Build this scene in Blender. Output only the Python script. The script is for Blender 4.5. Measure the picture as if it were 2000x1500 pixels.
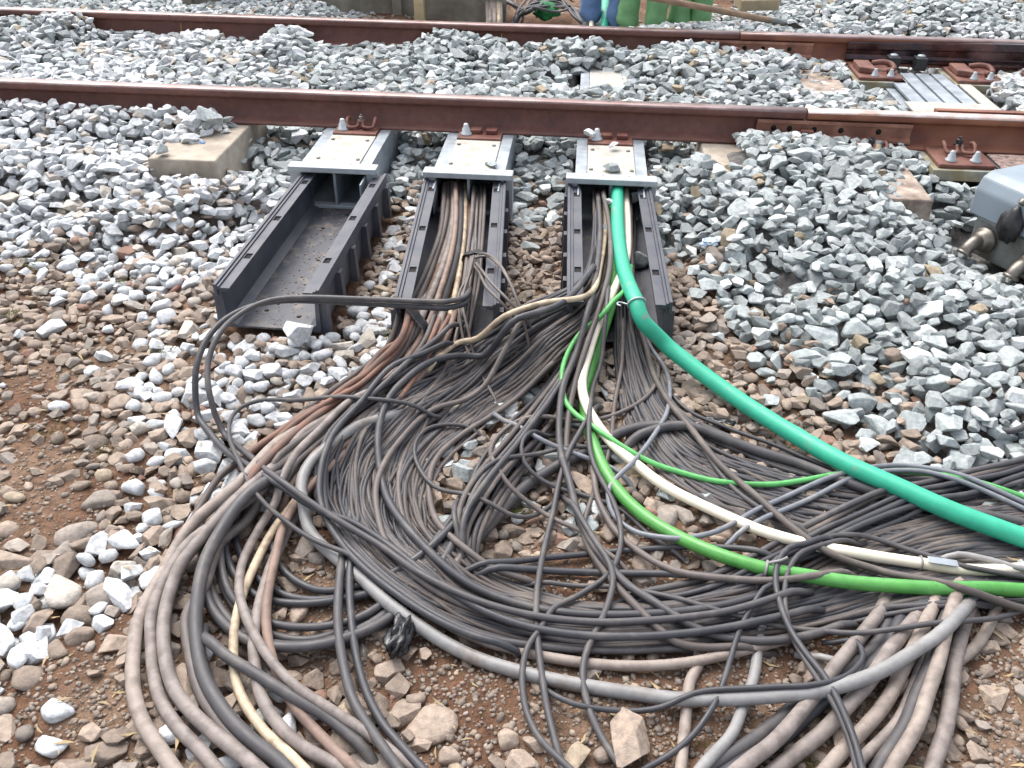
import bpy, bmesh, math, random
import numpy as np
from mathutils import Vector, Matrix, noise
random.seed(7); rng = np.random.default_rng(11)
for o in list(bpy.data.objects): bpy.data.objects.remove(o)
S = bpy.context.scene
COL = S.collection
PI = math.pi

# ------------------------------------------------------------------ camera
F, PITCH, YAW, ROLL, H, YN = 1739.94, .60357, -.070943, .015687, 1.45768, 4.29778
_f = np.array([math.sin(YAW)*math.cos(PITCH), math.cos(YAW)*math.cos(PITCH), -math.sin(PITCH)])
_r = np.array([math.cos(YAW), -math.sin(YAW), 0.]); _u = np.cross(_r, _f)
CR = _r*math.cos(ROLL)+_u*math.sin(ROLL); CU = -_r*math.sin(ROLL)+_u*math.cos(ROLL); CF = _f
CAMP = np.array([0, 0, H])
cd = bpy.data.cameras.new('camera'); cam = bpy.data.objects.new('camera', cd); COL.objects.link(cam)
cd.sensor_width = 36; cd.lens = F/2000*36; cd.clip_end = 500; cd.clip_start = .05
m = Matrix.Identity(4)
for i in range(3):
    m[i][0] = CR[i]; m[i][1] = CU[i]; m[i][2] = -CF[i]; m[i][3] = CAMP[i]
cam.matrix_world = m
S.camera = cam

# ------------------------------------------------------------------ world, sun, exposure (bright overcast)
W = bpy.data.worlds.new("World"); S.world = W; W.use_nodes = True
nt = W.node_tree; nt.nodes.clear()
sky = nt.nodes.new('ShaderNodeTexSky'); sky.sky_type = 'NISHITA'; sky.sun_disc = False
SUN_EL, SUN_ROT = math.radians(58), math.radians(-35)
sky.sun_elevation = SUN_EL; sky.sun_rotation = SUN_ROT; sky.dust_density = 5; sky.air_density = 1.0; sky.ozone_density = 1.0
hs = nt.nodes.new('ShaderNodeHueSaturation'); hs.inputs['Saturation'].default_value = .42
bg = nt.nodes.new('ShaderNodeBackground'); bg.inputs['Strength'].default_value = .15
wo = nt.nodes.new('ShaderNodeOutputWorld')
nt.links.new(sky.outputs[0], hs.inputs['Color']); nt.links.new(hs.outputs[0], bg.inputs['Color']); nt.links.new(bg.outputs[0], wo.inputs['Surface'])
sl = bpy.data.lights.new('sun', 'SUN'); sl.energy = .55; sl.angle = math.radians(60); sl.color = (1, .985, .965)
so = bpy.data.objects.new('sun', sl); COL.objects.link(so)
_sd = Vector((math.sin(SUN_ROT)*math.cos(SUN_EL), math.cos(SUN_ROT)*math.cos(SUN_EL), math.sin(SUN_EL)))
so.rotation_euler = (-_sd).to_track_quat('-Z', 'Y').to_euler()
S.view_settings.view_transform = 'Standard'; S.view_settings.look = 'None'; S.view_settings.gamma = 1
S.view_settings.exposure = 1.24
S.view_settings.use_curve_mapping = False

# ------------------------------------------------------------------ pixel <-> ground helpers
def P(px, py, z):
    d = CF*F+CR*(px-1000)-CU*(py-750)
    return CAMP+d*((z-H)/d[2])
def Pv(px, py, z):
    px, py, z = np.broadcast_arrays(np.asarray(px, float), np.asarray(py, float), np.asarray(z, float))
    d = CF[None]*F+CR[None]*(px-1000)[:, None]-CU[None]*(py-750)[:, None]
    return CAMP[None]+d*((z-H)/d[:, 2])[:, None]
def proj(q):
    d = np.atleast_2d(q)-CAMP
    w = d@CF
    return 1000+F*(d@CR)/w, 750-F*(d@CU)/w

# ------------------------------------------------------------------ materials
def mat(name, col, rough=.6, metal=0., var=.25, scale=20., bump=.2, bscale=60., col2=None, mix=.5, mscale=6., attr=None, spec=.5, coat=0., sharp=.12, det=6, bdist=.003):
    M = bpy.data.materials.new(name); M.use_nodes = True
    t = M.node_tree; n = t.nodes; L = t.links
    b = n['Principled BSDF']; b.inputs['Metallic'].default_value = metal
    b.inputs['Specular IOR Level'].default_value = spec
    if coat: b.inputs['Coat Weight'].default_value = coat; b.inputs['Coat Roughness'].default_value = .25
    tc = n.new('ShaderNodeTexCoord'); src = tc.outputs['Object']
    def noi(sc, d=det, rg=.6):
        x = n.new('ShaderNodeTexNoise'); x.inputs['Scale'].default_value = sc; x.inputs['Detail'].default_value = d; x.inputs['Roughness'].default_value = rg
        L.new(src, x.inputs['Vector']); return x.outputs['Fac']
    if attr:
        a = n.new('ShaderNodeAttribute'); a.attribute_name = attr; base = a.outputs['Color']
    else:
        a = n.new('ShaderNodeRGB'); a.outputs[0].default_value = (*col, 1); base = a.outputs[0]
    if col2:
        r = n.new('ShaderNodeValToRGB'); r.color_ramp.elements[0].position = mix-sharp; r.color_ramp.elements[1].position = mix+sharp
        L.new(noi(mscale), r.inputs[0])
        mx = n.new('ShaderNodeMix'); mx.data_type = 'RGBA'; L.new(r.outputs[0], mx.inputs[0]); L.new(base, mx.inputs[6]); mx.inputs[7].default_value = (*col2, 1)
        base = mx.outputs[2]
    mr = n.new('ShaderNodeMapRange'); mr.inputs[1].default_value = .3; mr.inputs[2].default_value = .7; mr.inputs[3].default_value = 1-var; mr.inputs[4].default_value = 1+var
    nf = noi(scale); L.new(nf, mr.inputs[0])
    vm = n.new('ShaderNodeVectorMath'); vm.operation = 'SCALE'; L.new(base, vm.inputs[0]); L.new(mr.outputs[0], vm.inputs[3])
    L.new(vm.outputs[0], b.inputs['Base Color'])
    rr = n.new('ShaderNodeMapRange'); rr.inputs[1].default_value = .3; rr.inputs[2].default_value = .7; rr.inputs[3].default_value = max(.05, rough-.12); rr.inputs[4].default_value = min(1, rough+.12)
    L.new(nf, rr.inputs[0]); L.new(rr.outputs[0], b.inputs['Roughness'])
    if bump:
        bp = n.new('ShaderNodeBump'); bp.inputs['Strength'].default_value = bump; bp.inputs['Distance'].default_value = bdist
        L.new(noi(bscale, 5), bp.inputs['Height']); L.new(bp.outputs[0], b.inputs['Normal'])
    return M
M = {}
M['stone'] = mat('ballast_stone', (0, 0, 0), .75, attr='tint', var=.3, scale=60, bump=.7, bscale=150, spec=.35, bdist=.004, col2=None)
M['soil'] = mat('damp_soil', (.15, .085, .052), .95, attr='tint', var=.4, scale=26, bump=1., bscale=55, bdist=.02, spec=.15)
M['rust'] = mat('rail_rust', (.165, .072, .054), .68, metal=.08, var=.28, scale=30, bump=.25, bscale=150, col2=(.105, .045, .036), mscale=5, sharp=.2)
M['rust_orange'] = mat('orange_rust', (.27, .115, .065), .66, metal=.1, var=.25, scale=20, bump=.2, bscale=150, col2=(.14, .045, .03), mscale=5)
M['railtop'] = mat('worn_rail_head', (.27, .20, .19), .38, metal=.55, var=.15, scale=25, bump=.05, bscale=200, col2=(.2, .13, .12), mscale=8)
M['railbright'] = mat('bright_rail_head', (.62, .55, .53), .42, metal=.4, var=.12, scale=25, bump=.05, col2=(.4, .27, .22), mscale=7)
M['darksteel'] = mat('oiled_switch_steel', (.045, .037, .042), .22, metal=.7, var=.4, scale=12, bump=.05, col2=(.1, .05, .045), mscale=5)
M['fish'] = mat('fishplate_rust', (.31, .15, .10), .65, metal=.15, var=.2, scale=25, bump=.3, bscale=120, col2=(.17, .07, .045), mscale=7)
M['plate'] = mat('baseplate_rust', (.19, .092, .065), .65, metal=.1, var=.25, scale=30, bump=.3, bscale=120, col2=(.12, .038, .028), mscale=9)
M['galv'] = mat('galvanised_steel', (.36, .40, .43), .5, metal=.3, var=.12, scale=15, bump=.08, col2=(.24, .27, .30), mscale=9)
M['galvlight'] = mat('light_galvanised_frame', (.38, .41, .43), .5, metal=.15, var=.15, scale=15, bump=.08, col2=(.33, .35, .36), mscale=10, mix=.62)
M['beigeplate'] = mat('beige_cover_plate', (.42, .405, .36), .7, var=.12, scale=25, bump=.15, col2=(.30, .24, .18), mscale=14, mix=.66)
M['screw'] = mat('zinc_screw_cap', (.5, .52, .54), .45, metal=.4, var=.15, scale=60, bump=.1)
M['concrete'] = mat('concrete', (.42, .37, .30), .85, var=.14, scale=25, bump=.4, bscale=70, col2=(.30, .25, .20), mscale=8)
M['concdirty'] = mat('dirty_concrete', (.40, .33, .27), .85, var=.3, scale=22, bump=.5, bscale=60, col2=(.2, .15, .12), mscale=14)
M['wall'] = mat('weathered_wall_concrete', (.17, .145, .11), .9, var=.3, scale=9, bump=.4, bscale=40, col2=(.26, .24, .19), mscale=3)
M['trough'] = mat('dark_plastic', (.05, .054, .072), .5, var=.22, scale=12, bump=.12, bscale=80, col2=(.08, .081, .092), mscale=7)
M['troughdirt'] = mat('dusty_plastic_floor', (.05, .054, .068), .5, var=.3, scale=40, bump=.2, bscale=120, col2=(.13, .11, .09), mscale=20, mix=.6, sharp=.08)
M['black'] = mat('black_rubber', (.018, .018, .02), .45, var=.3, scale=30, bump=.1)
M['hole'] = mat('dark_hole', (.008, .006, .006), .9, bump=0)
M['greybox'] = mat('blue_grey_painted_steel', (.25, .305, .35), .42, var=.1, scale=12, bump=.05, col2=(.20, .24, .27), mscale=6)
M['greymetal'] = mat('grey_cast_metal', (.25, .27, .26), .45, metal=.3, var=.15, scale=20, bump=.15, col2=(.17, .16, .14), mscale=9)
M['brass'] = mat('brassy_gland', (.21, .19, .165), .42, metal=.7, var=.3, scale=30, bump=.2)
M['wood'] = mat('pale_wood', (.50, .38, .22), .75, var=.15, scale=20, bump=.2)
M['handle'] = mat('worn_handle_wood', (.33, .22, .14), .65, var=.2, scale=18, bump=.2, col2=(.22, .14, .09), mscale=10)
M['blockwood'] = mat('old_beige_block', (.33, .26, .17), .85, var=.2, scale=18, bump=.3)
M['tape'] = mat('grey_black_tape', (.06, .06, .065), .55, var=.3, scale=50, bump=.3)
M['greenp'] = mat('green_plastic', (.02, .25, .14), .4, var=.1, bump=.05)
def cable(nm, c, c2=None, r=.5, mix=.6, ms=9., var=.2, sharp=.08):
    return mat(nm, c, r, var=var, scale=30, bump=.12, bscale=140, col2=c2, mix=mix, mscale=ms, sharp=sharp, bdist=.002, det=12)
M['c_dark'] = cable('dark_cable_sheath', (.064, .06, .063), (.12, .108, .10), .54)
M['c_dark2'] = cable('charcoal_cable_sheath', (.043, .043, .049), (.09, .085, .083), .5)
M['c_darkbrown'] = cable('brown_grey_cable_sheath', (.088, .073, .067), (.15, .125, .105), .6)
M['c_greybrown'] = cable('grey_brown_cable_sheath', (.12, .10, .092), (.19, .16, .135), .55)
M['c_brown'] = cable('dusty_brown_cable', (.24, .165, .13), (.15, .10, .08), .65, mix=.55, ms=14)
M['c_rust'] = cable('rusty_brown_cable', (.22, .115, .08), (.15, .10, .08), .7, mix=.5, ms=12)
M['c_beige'] = cable('dirty_beige_cable', (.30, .25, .215), (.21, .17, .145), .62, mix=.55, ms=24)
M['c_pink'] = cable('pinkish_beige_cable', (.245, .208, .188), (.17, .142, .128), .62, mix=.52, ms=26)
M['c_cream'] = cable('cream_cable', (.50, .40, .28), (.27, .205, .145), .55, mix=.56, ms=22)
M['c_white'] = cable('white_cream_cable', (.80, .72, .58), (.5, .42, .32), .4, mix=.68, ms=12, var=.08)
M['c_grey'] = cable('pale_grey_cable', (.245, .24, .235), (.17, .145, .125), .5, mix=.6)
M['c_blue'] = cable('bluish_grey_cable', (.17, .18, .20), (.23, .22, .21), .42)
M['c_green'] = cable('grass_green_cable', (.065, .27, .045), (.10, .33, .08), .35, mix=.5, ms=5, var=.15, sharp=.2)
M['c_lgreen'] = cable('bright_green_cable', (.10, .39, .11), (.07, .26, .07), .4, mix=.62)
M['c_duct'] = cable('turquoise_duct', (.03, .385, .24), (.19, .27, .2), .46, mix=.66, ms=14, var=.1, sharp=.03)

# ------------------------------------------------------------------ object helpers
def tag(o, label=None, cat=None, group=None, kind=None):
    if label: o['label'] = label
    if cat: o['category'] = cat
    if group: o['group'] = group
    if kind: o['kind'] = kind
    return o
def empty(name, loc, label, cat, group=None):
    o = bpy.data.objects.new(name, None); COL.objects.link(o); o.location = loc; o.empty_display_size = .1
    return tag(o, label, cat, group)
def build(name, bm, m, parent=None, smooth=False, loc=None, rz=0):
    me = bpy.data.meshes.new(name); bm.normal_update(); bm.to_mesh(me); bm.free()
    for x in (m if isinstance(m, (list, tuple)) else [m]): me.materials.append(x)
    if smooth: me.shade_smooth()
    o = bpy.data.objects.new(name, me); COL.objects.link(o)
    if parent: o.parent = parent
    if loc is not None: o.location = loc
    if rz: o.rotation_euler.z = rz
    return o
def copy_tree(o, parent=None):
    c = o.copy(); COL.objects.link(c)
    if parent: c.parent = parent
    for ch in list(o.children): copy_tree(ch, c)
    return c
def box(bm, x0, x1, y0, y1, z0, z1, bev=0., mi=0, rot=None):
    vs = [bm.verts.new((x, y, z)) for x in (x0, x1) for y in (y0, y1) for z in (z0, z1)]
    fs = [bm.faces.new([vs[i] for i in q]) for q in ((0, 1, 3, 2), (4, 6, 7, 5), (0, 4, 5, 1), (2, 3, 7, 6), (0, 2, 6, 4), (1, 5, 7, 3))]
    for f in fs: f.material_index = mi
    if rot is not None: bmesh.ops.transform(bm, matrix=rot, verts=vs)
    if bev:
        es = list({e for f in fs for e in f.edges})
        r = bmesh.ops.bevel(bm, geom=es, offset=bev, segments=2, affect='EDGES', profile=.5)
        for f in r['faces']: f.material_index = mi
    return vs
def prism(bm, pts, axis, a, b, mi=0, bev=0.):
    # pts: 2D outline; axis 'x': outline in (y,z); axis 'y': outline in (x,z); axis 'z': (x,y)
    def v(p, t): return {'x': (t, p[0], p[1]), 'y': (p[0], t, p[1]), 'z': (p[0], p[1], t)}[axis]
    A = [bm.verts.new(v(p, a)) for p in pts]; B = [bm.verts.new(v(p, b)) for p in pts]
    n = len(pts); fs = [bm.faces.new(A[::-1]), bm.faces.new(B)]
    for i in range(n): fs.append(bm.faces.new((A[i], A[(i+1) % n], B[(i+1) % n], B[i])))
    for f in fs: f.material_index = mi
    bmesh.ops.recalc_face_normals(bm, faces=fs)
    if bev:
        bmesh.ops.bevel(bm, geom=list({e for f in fs for e in f.edges}), offset=bev, segments=2, affect='EDGES', profile=.5)
    return fs
def lathe(bm, prof, c, axis=(0, 0, 1), n=16, mi=0):
    ax = Vector(axis).normalized(); q = Vector((0, 0, 1)).rotation_difference(ax); c = Vector(c)
    rings = []
    for r, h in prof:
        if r < 1e-5: rings.append([bm.verts.new(c+q@Vector((0, 0, h)))])
        else: rings.append([bm.verts.new(c+q@Vector((r*math.cos(2*PI*k/n), r*math.sin(2*PI*k/n), h))) for k in range(n)])
    for A, B in zip(rings, rings[1:]):
        for k in range(n):
            a, b = A[k % len(A)], A[(k+1) % len(A)]; c2, d = B[(k+1) % len(B)], B[k % len(B)]
            vs = []
            for x in (a, b, c2, d):
                if x not in vs: vs.append(x)
            if len(vs) > 2:
                f = bm.faces.new(vs); f.material_index = mi; f.smooth = True
def tube(bm, pts, r, n=8, mi=0, closed=False):
    pts = [Vector(p) for p in pts]; N = len(pts); rs = r if hasattr(r, '__len__') else [r]*N
    up = None; rings = []
    for i, p in enumerate(pts):
        if closed: t = pts[(i+1) % N]-pts[i-1]
        else: t = pts[min(i+1, N-1)]-pts[max(i-1, 0)]
        t.normalize()
        if up is None: up = t.orthogonal().normalized()
        up = (up-t*up.dot(t)).normalized(); s = t.cross(up)
        rings.append([bm.verts.new(p+(up*math.cos(2*PI*k/n)+s*math.sin(2*PI*k/n))*rs[i]) for k in range(n)])
    R = list(zip(rings, rings[1:]))+([(rings[-1], rings[0])] if closed else [])
    for A, B in R:
        for k in range(n):
            f = bm.faces.new((A[k], A[(k+1) % n], B[(k+1) % n], B[k])); f.material_index = mi; f.smooth = True
    if not closed:
        bm.faces.new(rings[0][::-1]).material_index = mi; bm.faces.new(rings[-1]).material_index = mi

# ------------------------------------------------------------------ terrain target surface (height of the stone tops)
CT = [(0,185,.07),(100,190,.07),(200,205,.06),(330,215,.07),(400,228,.06),(300,345,-.045),(345,352,-.045),(400,350,-.055),(290,358,-.06),(360,365,-.07),(440,330,-.08),(265,315,-.04),(350,270,.03),(0,300,-.03),(150,300,-.04),(250,300,-.05),(0,400,-.15),(150,420,-.17),(300,400,-.15),
(400,370,-.17),(0,480,-.22),(200,520,-.24),(400,500,-.22),(540,268,-.07),(560,300,-.13),(820,270,-.06),(800,330,-.15),(1060,285,-.08),(1060,330,-.14),(1300,285,-.07),
(1310,330,-.1),(480,350,-.17),(470,450,-.22),(760,450,-.22),(760,560,-.23),(1040,420,-.2),(1050,550,-.22),
(1450,275,.09),(1550,285,.085),(1640,295,.06),(1720,300,.03),(1780,330,.0),(1650,340,.06),(1400,310,.03),(1420,350,.03),(1500,400,.02),(1340,400,-.08),(1340,450,-.15),(1310,510,-.21),(1450,450,-.05),
(1450,520,-.14),(1480,600,-.21),(1600,500,-.05),(1600,600,-.12),(1650,700,-.17),(1700,770,-.22),(1700,400,.03),(1780,440,-.03),(1800,550,-.06),(1920,580,-.1),(1850,700,-.12),(1950,780,-.15),
(2000,880,-.23),(1860,370,-.06),(1890,520,-.2),(1860,440,-.15),(1880,480,-.19),(1950,540,-.2),(2200,600,-.12),(2300,900,-.2),
(0,600,-.25),(200,700,-.25),(0,900,-.25),(200,1000,-.25),(100,1300,-.25),(500,1300,-.25),(1000,1100,-.26),(1500,1400,-.26),(2000,1300,-.25),(1000,800,-.25),(1400,700,-.23),(1600,850,-.24),(1900,1000,-.25),
(-300,600,-.24),(-300,200,.05),(2300,1300,-.25),(0,1600,-.25),(1000,1600,-.25),(2000,1600,-.25),
(1165,172,-.03),(1160,160,-.02),(1590,160,-.03),(1605,180,-.03),(0,110,.06),(110,32,.16),(50,60,.1),(200,85,.03),(300,100,.02),(380,72,.09),(470,92,.02),(560,58,.13),(650,95,.01),(760,92,.03),(880,62,.13),(950,78,.09),(1000,90,.08),(1060,95,.07),(1150,82,.13),(1230,105,.06),(1350,100,.10),
(1440,112,.05),(1520,105,.11),(1600,125,.03),(1640,150,.0),(0,160,.04),(300,150,.04),(600,150,.04),(900,165,.04),(1200,172,.03),(1500,180,.02),(1500,140,.06),(1700,200,.0),(1650,190,.02),(1900,190,.03),(1960,185,.05),(1750,130,-.06),(1830,130,-.05),(2200,180,.03),
(200,8,.06),(100,0,.04),(500,14,.05),(450,16,.03),(590,10,.08),(540,12,.07),(680,25,-.06),(380,8,-.05),(500,0,-.08),(650,5,-.08),(760,30,-.05),(850,30,-.08),(1400,62,.13),(1340,70,.1),(1500,68,.08),(1560,50,-.02),(1650,45,.06),(1800,40,.1),(1950,45,.12),(2100,20,.2),(1700,0,.12),(1850,5,.2),(1200,40,-.12),(1250,58,-.12),(1150,58,-.13),(1050,60,-.13),(950,57,-.12),(850,52,-.1),(760,48,-.08),(1000,30,-.12),(1450,20,-.1),(1300,20,-.1),(1380,35,-.05),(-300,0,.0),(2300,0,.2)]
_c = np.array([(*P(a, b, z)[:2], z) for a, b, z in CT])
_c = np.vstack([_c, [(-4, 8, -.1), (-2, 8, -.1), (0, 8.2, -.15), (2, 8.4, .1), (4, 8.4, .25), (-3, 2, -.25), (-3, .5, -.25), (3, .5, -.25), (3, 2, -.25), (0, -1, -.25), (-3, -1, -.25), (3, -1, -.25)]])
X0, X1, Y0, Y1, CELL = -5.2, 4.8, .4, 9.2, .008
NX, NY = int((X1-X0)/CELL), int((Y1-Y0)/CELL)
def idw(px, py, C, V, p=2.0, eps=.0006):
    out = np.zeros((len(px), V.shape[1]))
    for s in range(0, len(px), 20000):
        d2 = (px[s:s+20000, None]-C[None, :, 0])**2+(py[s:s+20000, None]-C[None, :, 1])**2
        w = 1/(d2+eps)**p; out[s:s+20000] = (w@V)/w.sum(1)[:, None]
    return out
CS = 10  # coarse step
gx = X0+(np.arange(NX//CS+2))*CELL*CS; gy = Y0+(np.arange(NY//CS+2))*CELL*CS
GX, GY = np.meshgrid(gx, gy)
SC = idw(GX.ravel(), GY.ravel(), _c, _c[:, 2:3], 2.0, .004)[:, 0].reshape(GX.shape)
def bil(A, x, y):
    fx = np.clip((x-X0)/(CELL*CS), 0, A.shape[1]-1.001); fy = np.clip((y-Y0)/(CELL*CS), 0, A.shape[0]-1.001)
    i = fx.astype(int); j = fy.astype(int); u = fx-i; v = fy-j
    return (A[j, i]*(1-u)+A[j, i+1]*u)*(1-v)+(A[j+1, i]*(1-u)+A[j+1, i+1]*u)*v
cx = X0+(np.arange(NX)+.5)*CELL; cy = Y0+(np.arange(NY)+.5)*CELL
CX, CY = np.meshgrid(cx, cy)
ST = bil(SC, CX, CY)                      # target tops
# stone kind and density, in control points (white, grey, brown, density)
CK = [(0,250,.95,.05,0,1),(120,320,.95,.05,0,1),(300,300,.85,.15,0,1),(150,400,.85,.05,.1,1),(300,450,.55,.05,.4,1),(0,500,.15,0,.85,.7),(60,460,.4,0,.6,.9),(150,600,.2,0,.8,.75),(350,580,.35,0,.65,1),(300,680,.35,0,.65,.9),(600,700,.45,0,.55,1),(450,690,.55,0,.45,1),
(700,620,.5,0,.5,1),(760,400,.25,.1,.65,1),(780,300,.05,.9,.05,1),(560,300,.2,.8,0,1),(480,400,.6,.1,.3,1),(1060,300,.05,.95,0,1),(1060,370,.02,.5,.48,1),(1050,430,.02,.05,.93,1),(1050,550,0,.02,.98,1),(1350,650,.0,.04,.96,1),(1330,500,.0,.12,.88,1),(1330,410,.0,.98,.02,1),
(1370,600,0,.02,.98,1),(1420,660,0,.03,.97,1),(1330,570,0,.02,.98,1),(1520,740,0,.03,.97,1),(1460,520,0,.85,.15,1),(1400,560,0,.3,.7,1),(1500,600,0,.75,.25,1),(1560,670,0,.5,.5,1),(1480,680,0,.12,.88,1),(1620,620,0,.95,.05,1),(1700,740,0,.7,.3,1),(1620,780,0,.04,.96,.9),(1750,840,0,.06,.94,.8),(1850,820,0,.8,.2,1),(1880,900,0,.25,.75,.7),(1960,850,0,.95,.05,1),(1700,500,0,1,0,1),
(1650,890,0,.02,.98,.45),(300,900,.35,0,.65,1),(400,800,.4,0,.6,1),(100,850,.05,0,.95,.36),(60,940,.05,0,.95,.5),(40,780,.05,0,.95,.42),(50,700,.1,0,.9,.45),(200,780,.1,0,.9,.6),(150,1020,.5,0,.5,1),(50,1120,.45,0,.55,1),(250,1180,.1,0,.9,.6),(150,1250,.1,0,.9,.25),(180,1330,.1,0,.9,.4),(100,1400,.12,0,.88,1),(300,1330,.12,0,.88,1),(700,1350,.05,0,.95,1),(430,1350,.3,.0,.7,1),
(550,1080,0,0,1,.45),(640,1080,0,0,1,.3),(780,1350,0,0,1,.8),(900,1300,0,0,1,.22),(1100,1350,0,0,1,.25),(1000,1450,.02,0,.98,1),(850,1450,0,0,1,1),(1300,1350,0,0,1,.2),(1250,1420,0,0,1,.45),(1500,1300,0,0,1,.25),(1900,1350,0,.01,.99,.5),(1950,1230,0,.0,1,.4),(1980,1450,.08,.05,.87,.5),(1050,1060,0,0,1,.25),(950,1030,.03,.03,.94,.8),(1250,1000,0,.05,.95,.6),(1300,1100,0,.1,.9,.5),(1000,850,.15,.25,.6,1),(850,900,.15,.2,.65,1),(1150,900,.02,.2,.78,.9),
(1165,172,.2,.8,0,.35),(1590,162,.3,.7,0,.35),(1605,182,.3,.7,0,.4),(0,100,.15,.85,0,1),(100,50,.0,1,0,1),(200,130,.6,.4,0,1),(380,110,.9,.1,0,1),(450,150,.6,.4,0,1),(560,90,.3,.7,0,1),(700,130,.2,.8,0,1),(900,130,.05,.95,0,1),(1200,150,.1,.9,0,1),(1450,150,.35,.65,0,1),(1600,170,.6,.4,0,1),(1900,190,.7,.3,0,1),(1450,300,.2,.8,0,1),(1600,400,.03,.97,0,1),(1850,600,.02,.98,0,1),(1500,480,.03,.97,0,1),(1700,40,.15,.85,0,1),(1950,60,.3,.7,0,1),(1450,70,.5,.5,0,1),(590,0,.2,.8,0,1),(450,10,.2,.8,0,1),(1300,20,0,0,1,.3),(1000,20,0,0,1,.2),(850,30,0,0,1,.3)]
CK = np.array(CK, float)
_k = np.array([P(a, b, -.1)[:2] for a, b in CK[:, :2]]); KV = CK[:, 2:]
KC = idw(GX.ravel(), GY.ravel(), _k, KV, 2.2, .002)
KM = [KC[:, i].reshape(GX.shape) for i in range(4)]

# ------------------------------------------------------------------ obstacles: fixed things that stones must not fill
OB = np.full((NY, NX), -9.)               # real top height of the fixed things (used later by the cables)
BL = np.zeros((NY, NX), bool)             # cells closed to stones
def rect(x0, x1, y0, y1, h, block=True, wh=None):
    i0, i1 = int((x0-X0)/CELL), int((x1-X0)/CELL)+1; j0, j1 = int((y0-Y0)/CELL), int((y1-Y0)/CELL)+1
    OB[j0:j1, i0:i1] = np.maximum(OB[j0:j1, i0:i1], h)
    if block: BL[j0:j1, i0:i1] = True
def rrect(cx_, cy_, w, l, rz, h, block=True):  # rotated, half sizes w (x), l (y)
    c, s = math.cos(rz), math.sin(rz)
    dx, dy = CX-cx_, CY-cy_
    u = dx*c+dy*s; v = -dx*s+dy*c; mk = (abs(u) < w) & (abs(v) < l)
    OB[mk] = np.maximum(OB[mk], h)
    if block: BL[mk] = True
YF = YN+1.505
SLX = (-1.07, -.47, .155)                 # steel sleepers
for x in SLX: rect(x-.165, x+.165, 3.62, 4.23, .01)
rect(X0, X1, YN-.04, YN+.04, .16); rect(X0, X1, YF-.04, YF+.04, .16)
TR = [(-1.035, 3.185, .188, .535, -.02), (-.448, 3.165, .18, .555, .065), (.16, 3.2, .18, .515, .025)]  # trough centres: x, y, half width, half length, turn
for x, y, w, l, rz in TR:
    rrect(x, y, w, l, rz, -.19)
    c, s = math.cos(rz), math.sin(rz)
    for sg in (-1, 1): rrect(x+c*sg*(w-.02), y+s*sg*(w-.02), .026, l, rz, -.02)
rrect(2.13, 3.54, .42, .36, math.radians(29), .1)             # point machine
rect(-1.90, -1.62, 3.70, 3.93, 0.0)       # concrete sleeper end
rect(.60, .72, 3.9, 4.24, 0.0)
rect(1.62, 1.92, 3.98, 4.24, .03)
rect(1.72, 2.25, 4.72, 5.74, .0); rect(1.60, 1.80, 5.25, 5.74, .03); rect(2.15, 2.4, 5.3, 5.74, .03)

# ------------------------------------------------------------------ soil sheet
n1 = np.arange(-5.2, 4.81, .04); n2 = np.arange(.4, 9.21, .04)
far = np.array([-60, -30, -15, -9, -6.5]); ax_ = np.concatenate([far, n1, -far[::-1]]); ay_ = np.concatenate([[-12, -6, -3, -1.2, -.4], n2, [11, 14, 20, 35, 80]])
AX, AY = np.meshgrid(ax_, ay_)
Sx = bil(SC, AX, AY); Dn = bil(KM[3], AX, AY); Br = bil(KM[2], AX, AY)
brown_zone = np.clip((Br-.25)/.4, 0, 1)
def nz(x, y, s, seed=0.): return np.array([noise.noise(Vector((a*s+seed, b*s, seed))) for a, b in zip(x.ravel(), y.ravel())]).reshape(x.shape)
lump = nz(AX, AY, 6)*.012+nz(AX, AY, 17, 3.)*.009
soil_off = -.075*(1-brown_zone)-.022*brown_zone+brown_zone*(1-np.clip(Dn, 0, 1))*.026
SZ = Sx+soil_off+lump*(.4+.6*brown_zone)
for x, y, w, l, rz in TR:
    mk = (abs(AX-x) < w+.03) & (abs(AY-y) < l); SZ[mk] = np.minimum(SZ[mk], -.225)
for x in SLX:
    mk = (abs(AX-x) < .19) & (AY > 3.56) & (AY < 6.6); SZ[mk] = np.minimum(SZ[mk], -.215)
mk = (abs(AY-YN) < .11) & (Sx < .02); SZ[mk] = np.minimum(SZ[mk], -.03)
mk = (AX > 1.65) & (AX < 2.3) & (AY > 4.6) & (AY < 5.8); SZ[mk] = np.minimum(SZ[mk], -.12)
mk = (AX > 1.55) & (AX < 2.4) & (AY > 2.8) & (AY < 4.0); SZ[mk] = np.minimum(SZ[mk], -.2)
me = bpy.data.meshes.new('ground'); ny, nx = AX.shape
vv = np.stack([AX, AY, SZ], -1).reshape(-1, 3); ii = np.arange(ny*nx).reshape(ny, nx)
qd = np.stack([ii[:-1, :-1], ii[:-1, 1:], ii[1:, 1:], ii[1:, :-1]], -1).reshape(-1, 4)
me.from_pydata(vv.tolist(), [], qd.tolist())
_z = np.clip((Br-.15)/.35, 0, 1)[..., None]; _n = np.clip(nz(AX, AY, 3., 5.)*1.6+.5+nz(AX, AY, 11., 2.)*.5, 0, 1)[..., None]
_t = (np.array([.135, .074, .046])*(1-_n)+np.array([.205, .135, .092])*_n)*_z+np.array([.17, .165, .155])*(1-_z)
_a = me.attributes.new('tint', 'FLOAT_COLOR', 'POINT'); _a.data.foreach_set('color', np.concatenate([_t, np.ones(_t.shape[:2]+(1,))], -1).ravel().astype('f4'))
me.materials.append(M['soil']); me.shade_smooth()
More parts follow.
